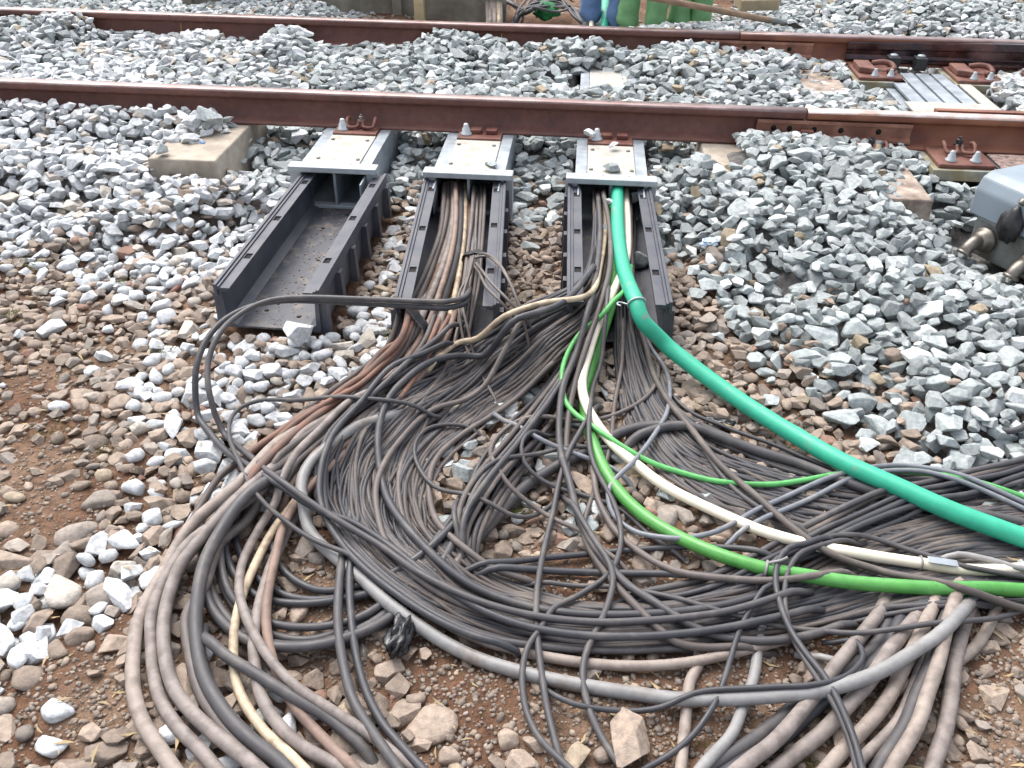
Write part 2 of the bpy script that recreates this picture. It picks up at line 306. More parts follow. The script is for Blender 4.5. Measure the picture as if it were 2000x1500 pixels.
g = bpy.data.objects.new('ground', me); COL.objects.link(g); tag(g, 'brown damp soil under the gravel', kind='structure')
# soil heights on the fine grid
def bilg(A, x, y):
    i = np.clip(np.searchsorted(ax_, x)-1, 0, nx-2); j = np.clip(np.searchsorted(ay_, y)-1, 0, ny-2)
    u = (x-ax_[i])/(ax_[i+1]-ax_[i]); v = (y-ay_[j])/(ay_[j+1]-ay_[j])
    return (A[j, i]*(1-u)+A[j, i+1]*u)*(1-v)+(A[j+1, i]*(1-u)+A[j+1, i+1]*u)*v
HS = bilg(SZ, CX, CY)
HS[BL] = 5.
SOIL = bilg(SZ, CX, CY)

# ------------------------------------------------------------------ stones: settle one after another on the height field
def ico(sub):
    bm = bmesh.new(); bmesh.ops.create_icosphere(bm, subdivisions=sub, radius=1)
    v = np.array([x.co[:] for x in bm.verts]); f = np.array([[x.index for x in q.verts] for q in bm.faces]); bm.free()
    return v/np.linalg.norm(v, axis=1)[:, None], f
ICO = {k: ico(k) for k in (1, 2, 3)}
def planes(k):
    p = rng.normal(size=(k, 3)); p /= np.linalg.norm(p, axis=1)[:, None]
    for _ in range(25):
        d = p[:, None]-p[None]; r2 = (d**2).sum(-1)+np.eye(k)
        p += .02*(d/r2[..., None]**1.5).sum(1); p /= np.linalg.norm(p, axis=1)[:, None]
    p += rng.normal(size=p.shape)*.22; p /= np.linalg.norm(p, axis=1)[:, None]
    return p, rng.uniform(.62, 1., k)
NPROTO = 26
PR = {'sharp': [planes(int(rng.integers(8, 12))) for _ in range(NPROTO)], 'round': [planes(int(rng.integers(10, 16))) for _ in range(NPROTO)]}
VERT = {}
def poly_mesh(n_, h_, lv, seed):
    n_ = np.vstack([n_, np.eye(3), -np.eye(3)]); h_ = np.concatenate([h_, np.full(6, 1.22)]); k = len(h_); vs = []
    for a in range(k):
        for b in range(a):
            for c in range(b):
                A = n_[[a, b, c]]; dt = np.linalg.det(A)
                if abs(dt) < .02: continue
                x = np.linalg.solve(A, h_[[a, b, c]])
                if (n_@x <= h_+1e-6).all(): vs.append(x)
    bm = bmesh.new()
    for v in vs: bm.verts.new(v)
    bmesh.ops.remove_doubles(bm, verts=bm.verts, dist=.09)
    r = bmesh.ops.convex_hull(bm, input=bm.verts)
    bmesh.ops.delete(bm, geom=[v for v in bm.verts if not v.link_faces], context='VERTS')
    bmesh.ops.dissolve_limit(bm, angle_limit=math.radians(7), verts=bm.verts, edges=bm.edges)
    if lv > 1:
        bmesh.ops.bevel(bm, geom=bm.edges[:], offset=.11 if lv == 2 else .13, segments=1 if lv == 2 else 2, affect='EDGES', profile=.5, clamp_overlap=True)
    bmesh.ops.triangulate(bm, faces=bm.faces)
    if lv == 3:
        bmesh.ops.subdivide_edges(bm, edges=[e for e in bm.edges if e.calc_length() > .3], cuts=2, use_grid_fill=True)
        bmesh.ops.triangulate(bm, faces=bm.faces)
        for v in bm.verts: v.co *= 1+.035*noise.noise(v.co*2.4+Vector((seed, 0, 0)))+.012*noise.noise(v.co*7+Vector((0, seed, 0)))
    bmesh.ops.recalc_face_normals(bm, faces=bm.faces); bm.verts.ensure_lookup_table(); bm.verts.index_update()
    V = np.array([v.co[:] for v in bm.verts]); Fa = np.array([[v.index for v in f.verts] for f in bm.faces]); bm.free()
    return V, Fa
for kd, pw in (('sharp', 0), ('round', 13.)):
    for i, (n_, h_) in enumerate(PR[kd]):
        for lv in (1, 2, 3):
            if kd == 'sharp': VERT[kd, i, lv] = (*poly_mesh(n_, h_, lv, i), lv == 3 and False); continue
            d = ICO[lv][0]; q = np.maximum(d@n_.T, 0)/h_[None]
            r = np.minimum((q**pw).sum(1)**(-1/pw), 1.35)
            if lv == 3: r = r*(1+.04*np.array([noise.noise(Vector(x)*2.6+Vector((i, 0, 0))) for x in d]))
            VERT[kd, i, lv] = (d*r[:, None], ICO[lv][1], True)
stones = []   # (class, proto, A matrix, pos, tint)
def rotm(tilt):
    a = rng.uniform(0, 2*PI); t = rng.normal()*tilt; b = rng.uniform(0, 2*PI); ax = np.array([math.cos(b), math.sin(b), 0])
    K = np.array([[0, -ax[2], ax[1]], [ax[2], 0, -ax[0]], [-ax[1], ax[0], 0]])
    R1 = np.eye(3)+math.sin(t)*K+(1-math.cos(t))*K@K
    c, s = math.cos(a), math.sin(a)
    return R1@np.array([[c, -s, 0], [s, c, 0], [0, 0, 1]])
def settle(kd, size, xs, ys, tol, sink, tilt=.45, flat=.66, force=False, maxover=None, hmap=None):
    global HS
    pi = int(rng.integers(NPROTO)); n_, h_ = PR[kd][pi]
    sc = np.array([rng.uniform(1.0, 1.45), rng.uniform(.8, 1.05), rng.uniform(flat-.16, flat+.16)])*size
    A = rotm(tilt)@np.diag(sc); nn = n_@np.linalg.inv(A); R = size*1.55
    k = int(R/CELL)+1; o = np.arange(-k, k+1)*CELL; OX, OY = np.meshgrid(o, o)
    lin = h_[None, None]-OX[..., None]*nn[:, 0]-OY[..., None]*nn[:, 1]
    up = nn[:, 2] > 1e-3; dn = nn[:, 2] < -1e-3
    top = (lin[..., up]/nn[up, 2]).min(-1); bot = (lin[..., dn]/nn[dn, 2]).max(-1)
    ok = top > bot
    if ok.sum() < 2: return False
    best = None
    for x, y in zip(xs, ys):
        i = int((x-X0)/CELL); j = int((y-Y0)/CELL)
        if i < k or j < k or i >= NX-k-1 or j >= NY-k-1: continue
        hw = HS[j-k:j+k+1, i-k:i+k+1]
        dz = (hw-bot)[ok]
        z = dz.max()
        if z > 3: continue
        z = z*(1-.35)+.35*np.sort(dz)[int(len(dz)*.8)]   # nestle a little between the points of contact
        z -= sink*size
        over = z+top[ok].max()-ST[j, i]
        if best is None or over < best[0]: best = (over, i, j, z)
    if best is None: return False
    over, i, j, z = best
    if over > tol and not force: return False
    hw = HS[j-k:j+k+1, i-k:i+k+1]; hw[ok] = np.maximum(hw[ok], (top+z)[ok])
    return (pi, A, np.array([X0+(i+.5)*CELL, Y0+(j+.5)*CELL, z]))
def tint(c):
    u = rng.uniform()
    if c == 'w':
        b = rng.uniform(.44, .63); v = np.array([b*.96, b*.985, b])
        if u < .12: v = np.array([.42, .38, .33])*rng.uniform(.8, 1.2)
    elif c == 'g':
        b = np.clip(rng.normal(.35, .06), .22, .55); v = np.array([b*.92, b*1.0, b*.99])
        if u < .08: v = np.array([.62, .64, .63])*rng.uniform(.85, 1.1)
        elif u < .11: v = np.array([.33, .27, .19])
    else:
        b = rng.uniform(.19, .34); v = np.array([b*1.05, b*.83, b*.66])
        if u < .2: v = np.array([b*1.0, b*.86, b*.74])
        elif u < .22: v = np.array([.28, .17, .125])*rng.uniform(.8, 1.1)
        elif u < .25: v = np.array([.36, .29, .21])
    return v
def infr(x, y, z, mx=330, my0=60, my1=300):
    px, py = proj(np.array([x, y, z])); return -mx < px[0] < 2000+mx and -my0 < py[0] < 1500+my1
def scatter(n, ybias, zone=False):
    c = 0
    for t in range(n):
        # sample evenly over world area inside the view wedge
        x = rng.uniform(X0+.1, X1-.1); y = rng.uniform(.47, 9.0)
        if ybias and rng.uniform() > ybias(y): continue
        if not infr(x, y, -.1): continue
        w, g_, b_, dn = [float(bil(KM[i], np.array([x]), np.array([y]))[0]) for i in range(4)]
        if zone and b_ > .35: continue
        pw_ = 1.7; w, g_, b_ = max(w, 0)**pw_, max(g_, 0)**pw_, max(b_, 0)**pw_; sm = w+g_+b_; w /= sm; g_ /= sm; b_ /= sm
        if noise.noise(Vector((x*4.5, y*4.5, 3.)))*.75+.5+noise.noise(Vector((x*13, y*13, 7.)))*.35 > dn*1.25: continue
        r = rng.uniform()*(w+g_+b_)
        cl = 'w' if r < w else ('g' if r < w+g_ else 'b')
        near = max(0, 1-(y-.9)/1.8)
        if cl == 'b':
            size = float(np.clip(rng.lognormal(math.log(.0205+.016*near), .42), .007, .065)); kd = 'round' if rng.uniform() < .25 else 'sharp'
            sink = rng.uniform(.2, .65); tol = .016; tilt = .35
        else:
            size = float(np.clip(rng.lognormal(math.log(.0295 if cl == 'g' else (.029 if y > 3 else .0295)), .27), .013, .052)); kd = 'sharp'
            if cl == 'w' and y < 3.4: kd = 'round' if rng.uniform() < .5 else 'sharp'
            sink = .12; tol = .026; tilt = .55
            if b_ > .3: sink = .35; tilt = .3
        m_ = 5; xs = x+rng.normal(size=m_)*.035; ys = y+rng.normal(size=m_)*.035
        q = settle(kd, size, xs, ys, tol, sink, tilt)
        if q:
            px, py = proj(q[2]); vis = -40 < px[0] < 2040 and -40 < py[0] < 1540
            pix = size*F/np.linalg.norm(q[2]-CAMP)
            lv = 1 if (pix < 8.5 or not vis) else (2 if pix < 19 else 3)
            stones.append((cl, kd, q[0], lv, q[1], q[2], tint(cl))); c += 1
    return c
import time as _t; _t0 = _t.time()
scatter(60000, lambda y: 1.)
scatter(50000, lambda y: .25 if y > 4.3 else 1.)
scatter(45000, lambda y: 1., True)
print('stones', len(stones), _t.time()-_t0)
# grit: small pebbles pressed into the soil
ng = 0
for t in range(26000):
    px = rng.uniform(-60, 2060); py = rng.uniform(420, 1560); q = P(px, py, -.25); x, y = q[0], q[1]
    b_ = float(bil(KM[2], np.array([x]), np.array([y]))[0])
    if rng.uniform() > b_: continue
    i = int((x-X0)/CELL); j = int((y-Y0)/CELL)
    if i < 2 or j < 2 or HS[j, i] > 3 or BL[j, i] or HS[j, i] > SOIL[j, i]+.006: continue
    s = float(np.clip(rng.lognormal(math.log(.0048), .4), .0022, .012)); A = rotm(.3)@np.diag([s*rng.uniform(1, 1.4), s, s*.7])
    stones.append(('b', 'round', int(rng.integers(NPROTO)), 1, A, np.array([x, y, HS[j, i]+s*.15]), tint('b')*rng.uniform(.7, 1.05))); ng += 1
for x, y, w, l, rz in TR[:1]+TR[2:]:          # chips and dirt fallen on the trough floors
    for k in range(260 if x < -1 else 120):
        u = np.clip(rng.normal()*.45, -.85, .85)*(w-.07); v = rng.uniform(-.97, .97)*l; sz = float(np.clip(rng.lognormal(math.log(.0026), .5), .0012, .010))
        stones.append(('b', 'round', int(rng.integers(NPROTO)), 1, rotm(.3)@np.diag([sz*1.3, sz, sz*.5]), np.array([x+u*math.cos(rz)-v*math.sin(rz), y+u*math.sin(rz)+v*math.cos(rz), -.188+sz*.3]), tint('b')*rng.uniform(.7, 1.1)))
print('grit', ng)
def bake(sel, name, label, smooth=True):
    byk = {}
    for s in sel: byk.setdefault((s[1], s[2], s[3]), []).append(s)
    V, Fc, T, SM, off = [], [], [], [], 0
    for (kd, pi, lv), L in byk.items():
        v, f, sm_ = VERT[kd, pi, lv]
        A = np.array([s[4] for s in L]); p = np.array([s[5] for s in L]); tt = np.array([s[6] for s in L])
        w = np.einsum('nij,vj->nvi', A, v)+p[:, None]
        V.append(w.reshape(-1, 3)); Fc.append((f[None]+(off+np.arange(len(L))*len(v))[:, None, None]).reshape(-1, 3)); T.append(np.repeat(tt, len(v), 0)); SM.append(np.full(len(L)*len(f), sm_)); off += len(L)*len(v)
    V = np.concatenate(V); Fc = np.concatenate(Fc); T = np.concatenate(T)
    me = bpy.data.meshes.new(name); me.vertices.add(len(V)); me.vertices.foreach_set('co', V.ravel().astype('f4'))
    me.loops.add(len(Fc)*3); me.loops.foreach_set('vertex_index', Fc.ravel().astype('i4'))
    me.polygons.add(len(Fc)); me.polygons.foreach_set('loop_start', (np.arange(len(Fc))*3).astype('i4')); me.polygons.foreach_set('loop_total', np.full(len(Fc), 3, 'i4'))
    me.update(calc_edges=True)
    a = me.attributes.new('tint', 'FLOAT_COLOR', 'POINT'); a.data.foreach_set('color', np.hstack([T, np.ones((len(T), 1))]).ravel().astype('f4'))
    me.materials.append(M['stone'])
    me.polygons.foreach_set('use_smooth', np.concatenate(SM))
    o = bpy.data.objects.new(name, me); COL.objects.link(o); return tag(o, label, 'gravel', kind='stuff')
bake([s for s in stones if s[0] == 'g'], 'grey_ballast', 'grey green crushed ballast heaped round the rails')
bake([s for s in stones if s[0] == 'w'], 'white_ballast', 'pale white crushed ballast spilling over the left side')
bake([s for s in stones if s[0] == 'b'], 'brown_gravel', 'brown rounded gravel and grit lying on the soil')

# ------------------------------------------------------------------ rails
FT = -.001
prof = [(-.07, .0), (-.07, .011), (-.055, .015), (-.02, .027), (-.009, .042), (-.008, .1), (-.012, .112), (-.033, .120), (-.035, .126), (-.0352, .148), (-.031, .155), (-.022, .1585)]
prof = prof+[(-y, z) for y, z in prof[::-1]]
def rail(name, x0, x1, yc, m, mtop, label, parent=None, tag_=True):
    bm = bmesh.new(); n = len(prof); seg = 24
    rings = [[bm.verts.new((x0+(x1-x0)*k/seg, yc+y, z)) for y, z in prof] for k in range(seg+1)]
    for A, B in zip(rings, rings[1:]):
        for i in range(n):
            f = bm.faces.new((A[i], A[(i+1) % n], B[(i+1) % n], B[i]))
            f.material_index = 1 if i in (9, 10, 11, 12, 13) else 0
    bm.faces.new(rings[0][::-1]); bm.faces.new(rings[-1])
    bmesh.ops.recalc_face_normals(bm, faces=bm.faces)
    for f in bm.faces: f.smooth = len(f.verts) == 4
    o = build(name, bm, [m, mtop], parent)
    return tag(o, label, 'rail', 'running rails of the track')
JN, JF = 1.068, .949
rail('rail', -9, JN-.004, YN, M['rust'], M['railtop'], 'long dark rust red rail nearest the cable troughs, left of its joint')
r2 = rail('rail', JN+.004, 9, YN, M['rust_orange'], M['railbright'], 'orange rusted near rail with bright worn head, right of its joint')
rail('rail', -9, JF-.004, YF, M['rust'], M['railtop'], 'dark rust red far rail half buried in ballast, left of its joint')
r4 = rail('rail', JF+.004, 9, YF, M['rust_orange'], M['railtop'], 'far rail right of its joint, behind the shiny black switch blade')
def fishplate(parent, x0, x1, yc, holes):
    bm = bmesh.new()
    pf = [(-.012, .108), (-.034, .112), (-.037, .096), (-.027, .092), (-.027, .046), (-.05, .036), (-.052, .024), (-.02, .030), (-.012, .04)]
    prism(bm, [(yc+a, b) for a, b in pf], 'x', x0, x1)
    o = build('fishplate', bm, M['fish'], parent)
    for h in holes:
        b2 = bmesh.new(); lathe(b2, [(.0, -.001), (.0125, -.001), (.0135, .0005), (.0, .0005)], (h, yc-.0268, .07), (0, -1, 0), 16)
        build('bolt_hole', b2, M['hole'], o)
    return o
fishplate(r2, .845, 1.565, YN, [.925, 1.0, 1.115, 1.24, 1.415])
b = bmesh.new(); box(b, 1.045, 1.105, YN-.078, YN-.046, .012, .078, .004, rot=None); build('joint_bracket', b, M['plate'], r2)
fishplate(r4, .735, 1.40, YF, [.82, .99, 1.10, 1.26])
b = bmesh.new(); box(b, .905, .965, YF-.078, YF-.046, .012, .078, .004); build('joint_bracket', b, M['plate'], r4)
# switch blades
def blade(name, x0, x1, y0, y1, label, z1=.15):
    bm = bmesh.new()
    pf = [(0, .022), (-.055, .024), (-.055, .034), (-.022, .05), (-.014, .058), (-.014, .1), (-.03, .108), (-.03, z1-.006), (-.024, z1), (0, z1)]
    A = [bm.verts.new((x0, y0+a*.35, zz if zz < .1 else zz-.02)) for a, zz in pf]; Bm = [bm.verts.new((x0+.9, y0+(y1-y0)*.15+a, zz)) for a, zz in pf]; C_ = [bm.verts.new((x1, y1+a, zz)) for a, zz in pf]
    n = len(pf)
    for U, V_ in ((A, Bm), (Bm, C_)):
        for i in range(n): bm.faces.new((U[i], U[(i+1) % n], V_[(i+1) % n], V_[i]))
    bm.faces.new(A[::-1]); bm.faces.new(C_); bmesh.ops.recalc_face_normals(bm, faces=bm.faces)
    return tag(build(name, bm, M['darksteel']), label, 'switch rail', 'tapered switch rails of the points')
blade('switch_blade', 1.6, 9, YF-.037, YF-.1, 'shiny black tapered switch blade lying against the far rail')
def blade2():
    bm = bmesh.new(); pf = [(0, .02), (.06, .02), (.06, .03), (.02, .05), (.02, .1), (.045, .11), (.045, .146), (0, .149)]
    prism(bm, [(YN+.085+a, z) for a, z in pf], 'x', 1.70, 9, bev=0)
    return tag(build('switch_blade', bm, M['rust_orange']), 'rusty switch blade tip starting behind the near rail at the right', 'switch rail', 'tapered switch rails of the points')
blade2()

# ------------------------------------------------------------------ fastenings
def screwcap(parent, c, s=1., m='screw', nm='screw_cap'):
    bm = bmesh.new(); lathe(bm, [(.0, 0), (.028*s, 0), (.028*s, .006*s), (.021*s, .010*s), (.019*s, .028*s), (.0145*s, .033*s), (.0125*s, .046*s), (.009*s, .052*s), (0, .054*s)], c, n=18)
    return build(nm, bm, M[m], parent)
def bolt(parent, c, s=1., m='brass', nm='bolt'):
    bm = bmesh.new(); lathe(bm, [(0, 0), (.022*s, 0), (.022*s, .007*s), (.015*s, .008*s), (.0145*s, .026*s), (.008*s, .028*s), (.0075*s, .036*s), (0, .037*s)], c, n=6)
    for f in bm.faces: f.smooth = False
    return build(nm, bm, M[m], parent)
def springclip(parent, cx_, yc, z):
    # double loop spring clip: two open loops either side of the bolt
    for sg in (-1, 1):
        pts = [(.012, -.012, .03), (.012, -.03, .012), (.02, -.045, .006), (.05, -.05, .006), (.064, -.04, .01), (.068, -.015, .03), (.066, .012, .034), (.058, .02, .028)]
        p = cat([(cx_+sg*a, yc+b_, z+c) for a, b_, c in pts], 5)
        bm = bmesh.new(); tube(bm, p, .0085, 8); build('spring_clip', bm, M['plate'], parent, True)
def cat(pts, n):
    pts = [np.array(p, float) for p in pts]; P_ = [2*pts[0]-pts[1]]+pts+[2*pts[-1]-pts[-2]]; out = []
    for i in range(1, len(P_)-2):
        a, b_, c, d = P_[i-1:i+3]
        for k in range(n):
            t = k/n; out.append(.5*((2*b_)+(-a+c)*t+(2*a-5*b_+4*c-d)*t*t+(-a+3*b_-3*c+d)*t**3))
    out.append(P_[-2]); return out

# ------------------------------------------------------------------ hollow steel sleepers
def steel_sleeper(xc, idx, label):
    t = empty('hollow_sleeper', (xc, 3.68, -.2), label, 'railway sleeper', 'hollow steel sleepers carrying the cables under the rails')
    def B(nm, bm, m, par=t, **k):
        bmesh.ops.translate(bm, vec=(0, -3.68, .2), verts=bm.verts); return build(nm, bm, m, par, **k)
    for s in (-1, 1):
        bm = bmesh.new()
        prism(bm, [(s*.158, -.2), (s*.158, .0), (s*.108, .0), (s*.108, -.006), (s*.150, -.006), (s*.150, -.2)], 'y', 3.745, 6.5)
        B('side_channel', bm, M['galv'])
    bm = bmesh.new(); box(bm, -.149, .149, 3.746, 6.5, -.2, -.194); B('floor_plate', bm, M['galv'])
    bm = bmesh.new(); box(bm, -.106, .106, 3.72, 4.118, -.006, .006, .002); cp = B('cover_plate', bm, M['beigeplate'])
    bm = bmesh.new(); box(bm, -.106, .106, 4.45, 6.5, -.006, .004, .002); B('cover_plate', bm, M['beigeplate'])
    for x, y in ((-.085, 4.05), (.08, 4.05), (-.09, 3.80), (.09, 3.80), (-.04, 3.725), (.075, 3.725)):
        bm = bmesh.new(); lathe(bm, [(0, .006), (.009, .006), (.009, .011), (.005, .013), (0, .013)], (x, y, 0), n=10); B('plate_bolt', bm, M['greymetal'], cp)
    bm = bmesh.new()   # end frame with its opening: four bars, rounded lip
    box(bm, -.197, .197, 3.675, 3.743, -.014, .012, .004)
    box(bm, -.197, -.145, 3.70, 3.742, -.2, -.0145, .003); box(bm, .145, .197, 3.70, 3.742, -.2, -.0145, .003)
    box(bm, -.1445, .1445, 3.70, 3.742, -.2, -.175, .003)
    B('end_frame', bm, M['galvlight'])
    bm = bmesh.new(); box(bm, -.006, .006, 3.706, 4.3, -.1745, -.0225, .002); B('centre_rib', bm, M['galv'])
    for s in (-1, 1):
        bm = bmesh.new(); box(bm, s*.141-.004, s*.141+.004, 3.60, 3.699, -.15, -.03, .002); B('guide_flap', bm, M['galv'])
    bm = bmesh.new(); box(bm, -.106, .106, 4.121, 4.448, -.03, -.0005, .0015)
    bp = B('base_plate', bm, M['plate'])
    bm = bmesh.new(); box(bm, -.105, .105, 4.122, 4.222, .0, .014, .003); B('plate_shoulder', bm, M['plate'], bp)
    screwcap(bp, (-.066, 4.175-3.68, .2+.014))
    if idx == 0:
        springclip(bp, .018, 4.222-3.68, .2+.02); bolt(bp, (.018, 4.215-3.68, .2+.045), .9)
    else:
        for x in (-.02, .055):
            bm = bmesh.new(); box(bm, x-.026, x+.026, 4.18, 4.226, .0145, .034, .003); B('clamp_lug', bm, M['plate'], bp)
    return t
steel_sleeper(SLX[0], 0, 'galvanised hollow sleeper with spring clip feeding the empty left trough')
steel_sleeper(SLX[1], 1, 'middle galvanised hollow sleeper whose opening holds brown cables')
steel_sleeper(SLX[2], 2, 'galvanised hollow sleeper whose opening holds the turquoise duct')

# ------------------------------------------------------------------ plastic cable troughs
def trough(xc, yc, w, l, rz, label):
    zb, zt = -.2, -.022
    t = empty('cable_trough', (xc, yc, zb), label, 'cable trough', 'dark plastic cable troughs in front of the sleepers'); t.rotation_euler.z = rz
    T = -zb
    bm = bmesh.new(); box(bm, -w+.052, w-.052, -l, l, .002, .012, .003); fl = build('floor', bm, M['troughdirt'], t)
    for hx, hy in ((-.06, -.42), (.07, -.45), (-.05, .3), (.05, -.15), (.02, .45)):
        bm = bmesh.new(); lathe(bm, [(0, .0122), (.009, .0122), (.009, .0128), (0, .0128)], (hx, hy, 0), n=12); build('drain_hole', bm, M['hole'], fl)
    for s in (-1, 1):
        bm = bmesh.new()
        # wall skin leaning slightly outwards, foot fillet
        prism(bm, [(s*(w-.06), .003), (s*(w-.012), .003), (s*(w-.008), T+zt-.02), (s*(w-.052), T+zt-.02), (s*(w-.046), T+zt-.03), (s*(w-.022), T+zt-.034), (s*(w-.028), .03), (s*(w-.06), .0135)], 'y', -l+.001, l-.001)
        wl = build('side_wall', bm, M['trough'], t)
        bm = bmesh.new()  # rim: outer lip and slotted inner ledge
        box(bm, s*w-.012 if s > 0 else -w, s*w if s > 0 else -w+.012, -l-.008, l+.008, T+zt-.045, T+zt, .0015)
        box(bm, min(s*(w-.0125), s*(w-.022)), max(s*(w-.0125), s*(w-.022)), -l-.008, l+.008, T+zt-.0195, T+zt-.006, .001)
        ys = [-l-.008]; sl_ = [-.55*l, .12*l+.02*s, .80*l]
        a0, a1 = sorted((s*(w-.0225), s*(w-.058))); e0, e1 = sorted((s*(w-.0225), s*(w-.0265))); f0, f1 = sorted((s*(w-.0515), s*(w-.058)))
        for q in sl_:
            ys += [q-.021, q+.021]
            box(bm, e0, e1, q-.021, q+.021, T+zt-.0195, T+zt-.012); box(bm, f0, f1, q-.021, q+.021, T+zt-.0195, T+zt-.012)
        ys.append(l+.008)
        for p_, q_ in zip(ys[::2], ys[1::2]): box(bm, a0, a1, p_, q_, T+zt-.0195, T+zt-.012, .0008)
        rm = build('rim', bm, M['trough'], t)
        for q in sl_:
            bm = bmesh.new(); box(bm, min(s*(w-.027), s*(w-.051)), max(s*(w-.027), s*(w-.051)), q-.0205, q+.0205, T+zt-.0196, T+zt-.0175)
            build('slot_pocket', bm, M['hole'], rm)
        for k in range(6):
            bm = bmesh.new()
            y = -l+.03+k*(2*l-.06)/5
            prism(bm, [(s*(w-.011), T+zt-.046), (s*(w+.013), T+zt-.046), (s*(w+.018), -.012), (s*(w-.011), -.012)], 'y', y-.017, y+.017)
            build('rib', bm, M['trough'], wl)
    return t
trough(*TR[0], 'empty dark plastic cable trough, leftmost of the three')
trough(*TR[1], 'dark plastic trough full of brown cables, between the empty one and the turquoise duct')
trough(*TR[2], 'dark plastic trough from which the turquoise duct comes out')

# ------------------------------------------------------------------ concrete sleepers
def csleeper(x0, x1, y0, label, m='concrete', stamp=False):
    t = empty('concrete_sleeper', ((x0+x1)/2, y0, -.2), label, 'railway sleeper', 'concrete sleepers buried in ballast')
    w = (x1-x0)/2
    bm = bmesh.new(); prism(bm, [(-w-.02, 0), (w+.02, 0), (w, .196), (-w, .196)], 'y', 0, 2.5, bev=.008)
    build('sleeper_beam', bm, M[m], t)
    if stamp:
        bm = bmesh.new(); box(bm, -.07, .05, -.004, .004, .09, .13, .003); build('end_recess', bm, M['concdirty'], t)
        bm = bmesh.new(); lathe(bm, [(.012, .196), (.012, .2), (0, .2)], (.02, .22, 0), n=12); build('blue_plug', bm, mat('blue_plastic', (.1, .25, .55), .5), t)
    return t
csleeper(-1.93, -1.62, 3.74, 'beige concrete sleeper end under loose stones left of the empty trough', stamp=True)
csleeper(.59, .88, 3.80, 'concrete sleeper with one pale side showing beside the ballast heap')
csleeper(1.20, 1.50, 3.64, 'stained concrete sleeper end sticking out of the right ballast heap', 'concdirty')

# ------------------------------------------------------------------ right hand track gear
def heavy_plate(xc, yc, label, parent_mat='plate', yel=True):
    t = empty('rail_chair', (xc, yc, -.03), label, 'rail fastening', 'rusty base plates holding the rails at the points')
    bm = bmesh.new(); box(bm, -.15, .15, -.17, .17, -.02, .03, .003); build('packing_plate', bm, mat('yellow_edge_grp', (.25, .21, .12), .6, col2=(.3, .31, .28), mscale=8), t)
    bm = bmesh.new(); box(bm, -.125, .125, -.15, .15, .0305, .05, .006); build('base_plate', bm, M['plate'], t)
    return t
t = heavy_plate(1.755, 4.16, 'rusty base plate with two white nuts and a double clip under the near rail')
for x in (-.06, .05): screwcap(t, (x, -.10, .05), .9, 'galvlight', 'nut')
springclip(t, 0, .01, .06); bolt(t, (0, .012, .085), 1.1, 'black')
t = empty('rail_clip', (1.372, 4.20, 0), 'rusty double spring clip against the fishplate of the near rail', 'rail fastening')
bm = bmesh.new(); box(bm, -.1, .1, -.03, .03, -.02, .0, .004); build('base_plate', bm, M['plate'], t)
springclip(t, 0, .0, .008); bolt(t, (0, .0, .03), 1.1, 'black')
def hook_chair(xc, yc, label):
    t = heavy_plate(xc, yc, label)
    bm = bmesh.new(); prism(bm, [(-.11, .10), (-.11, -.06), (-.02, -.10), (-.02, .10)], 'z', .0505, .085, bev=.006); build('side_block', bm, M['plate'], t)
    bm = bmesh.new(); tube(bm, cat([(-.02, .02, .088), (.04, .02, .095), (.085, .0, .09), (.09, -.05, .075), (.05, -.07, .068)], 5), .016, 8); build('hook_clamp', bm, M['plate'], t, True)
    for x in (-.03, .06): screwcap(t, (x, -.115, .05), .8, 'galvlight', 'nut')
    return t
hook_chair(1.73, 5.55, 'rusty hook chair of the far rail, left of the two grey clamps')
hook_chair(2.29, 5.55, 'rusty hook chair of the far rail, right of the steel bearer')
hook_chair(2.73, 5.55, 'rusty hook chair of the far rail cut by the right edge')
t = empty('steel_bearer', (2.0, 5.1, -.15), 'wide pale steel bearer plate with long slots between the two rails', 'steel bearer')
bm = bmesh.new(); box(bm, -.24, .24, -.75, -.08, .14, .152, .003); build('top_plate', bm, M['beigeplate'], t)
for k in range(4):
    bm = bmesh.new(); x = -.20+k*.092; sh = .0
    prism(bm, [(x, -.075), (x+.075, -.075), (x+.075, .5), (x, .5)], 'z', .135, .150, bev=.003); build('slotted_strip', bm, M['galv'], t)
bm = bmesh.new(); box(bm, .17, .24, -.078, .5, .139, .151, .003); build('edge_plate', bm, M['beigeplate'], t)
bm = bmesh.new(); box(bm, -.24, .24, -.75, .55, .0, .12, .004); build('bearer_box', bm, M['galv'], t)
bm = bmesh.new(); box(bm, -.2425, -.2405, -.36, -.1, .07, .105); build('green_stripe', bm, M['greenp'], t)
for x, lab in ((1.86, 'dark grey clamp block on the far rail foot, left of its twin'), (2.02, 'dark grey clamp block on the far rail foot, right of its twin')):
    t = empty('rail_clamp', (x, YF-.12, .0), lab, 'rail clamp', 'grey clamps on the switch blade')
    bm = bmesh.new(); box(bm, -.034, .034, -.045, .035, .002, .075, .006); build('clamp_block', bm, M['black'], t)
    bm = bmesh.new(); lathe(bm, [(0, .075), (.024, .075), (.024, .084), (.014, .088), (0, .09)], (0, -.005, 0), n=12); build('bolt_head', bm, M['galv'], t)
# far hollow plate, asphalt like mat next to the point machine
t = empty('walk_plate', (2.06, 4.06, -.06), 'black edged plate with pinkish grit top between point machine and rail', 'rubber plate')
bm = bmesh.new(); box(bm, -.17, .3, -.13, .13, 0, .07, .006); build('plate_body', bm, M['black'], t)
bm = bmesh.new(); box(bm, -.16, .29, -.12, .12, .0705, .078, .002); build('grit_top', bm, mat('pink_grit', (.30, .22, .19), .9, var=.5, scale=120, bump=.6, bscale=160, col2=(.12, .08, .07), mscale=40), t)
t.rotation_euler.z = .02

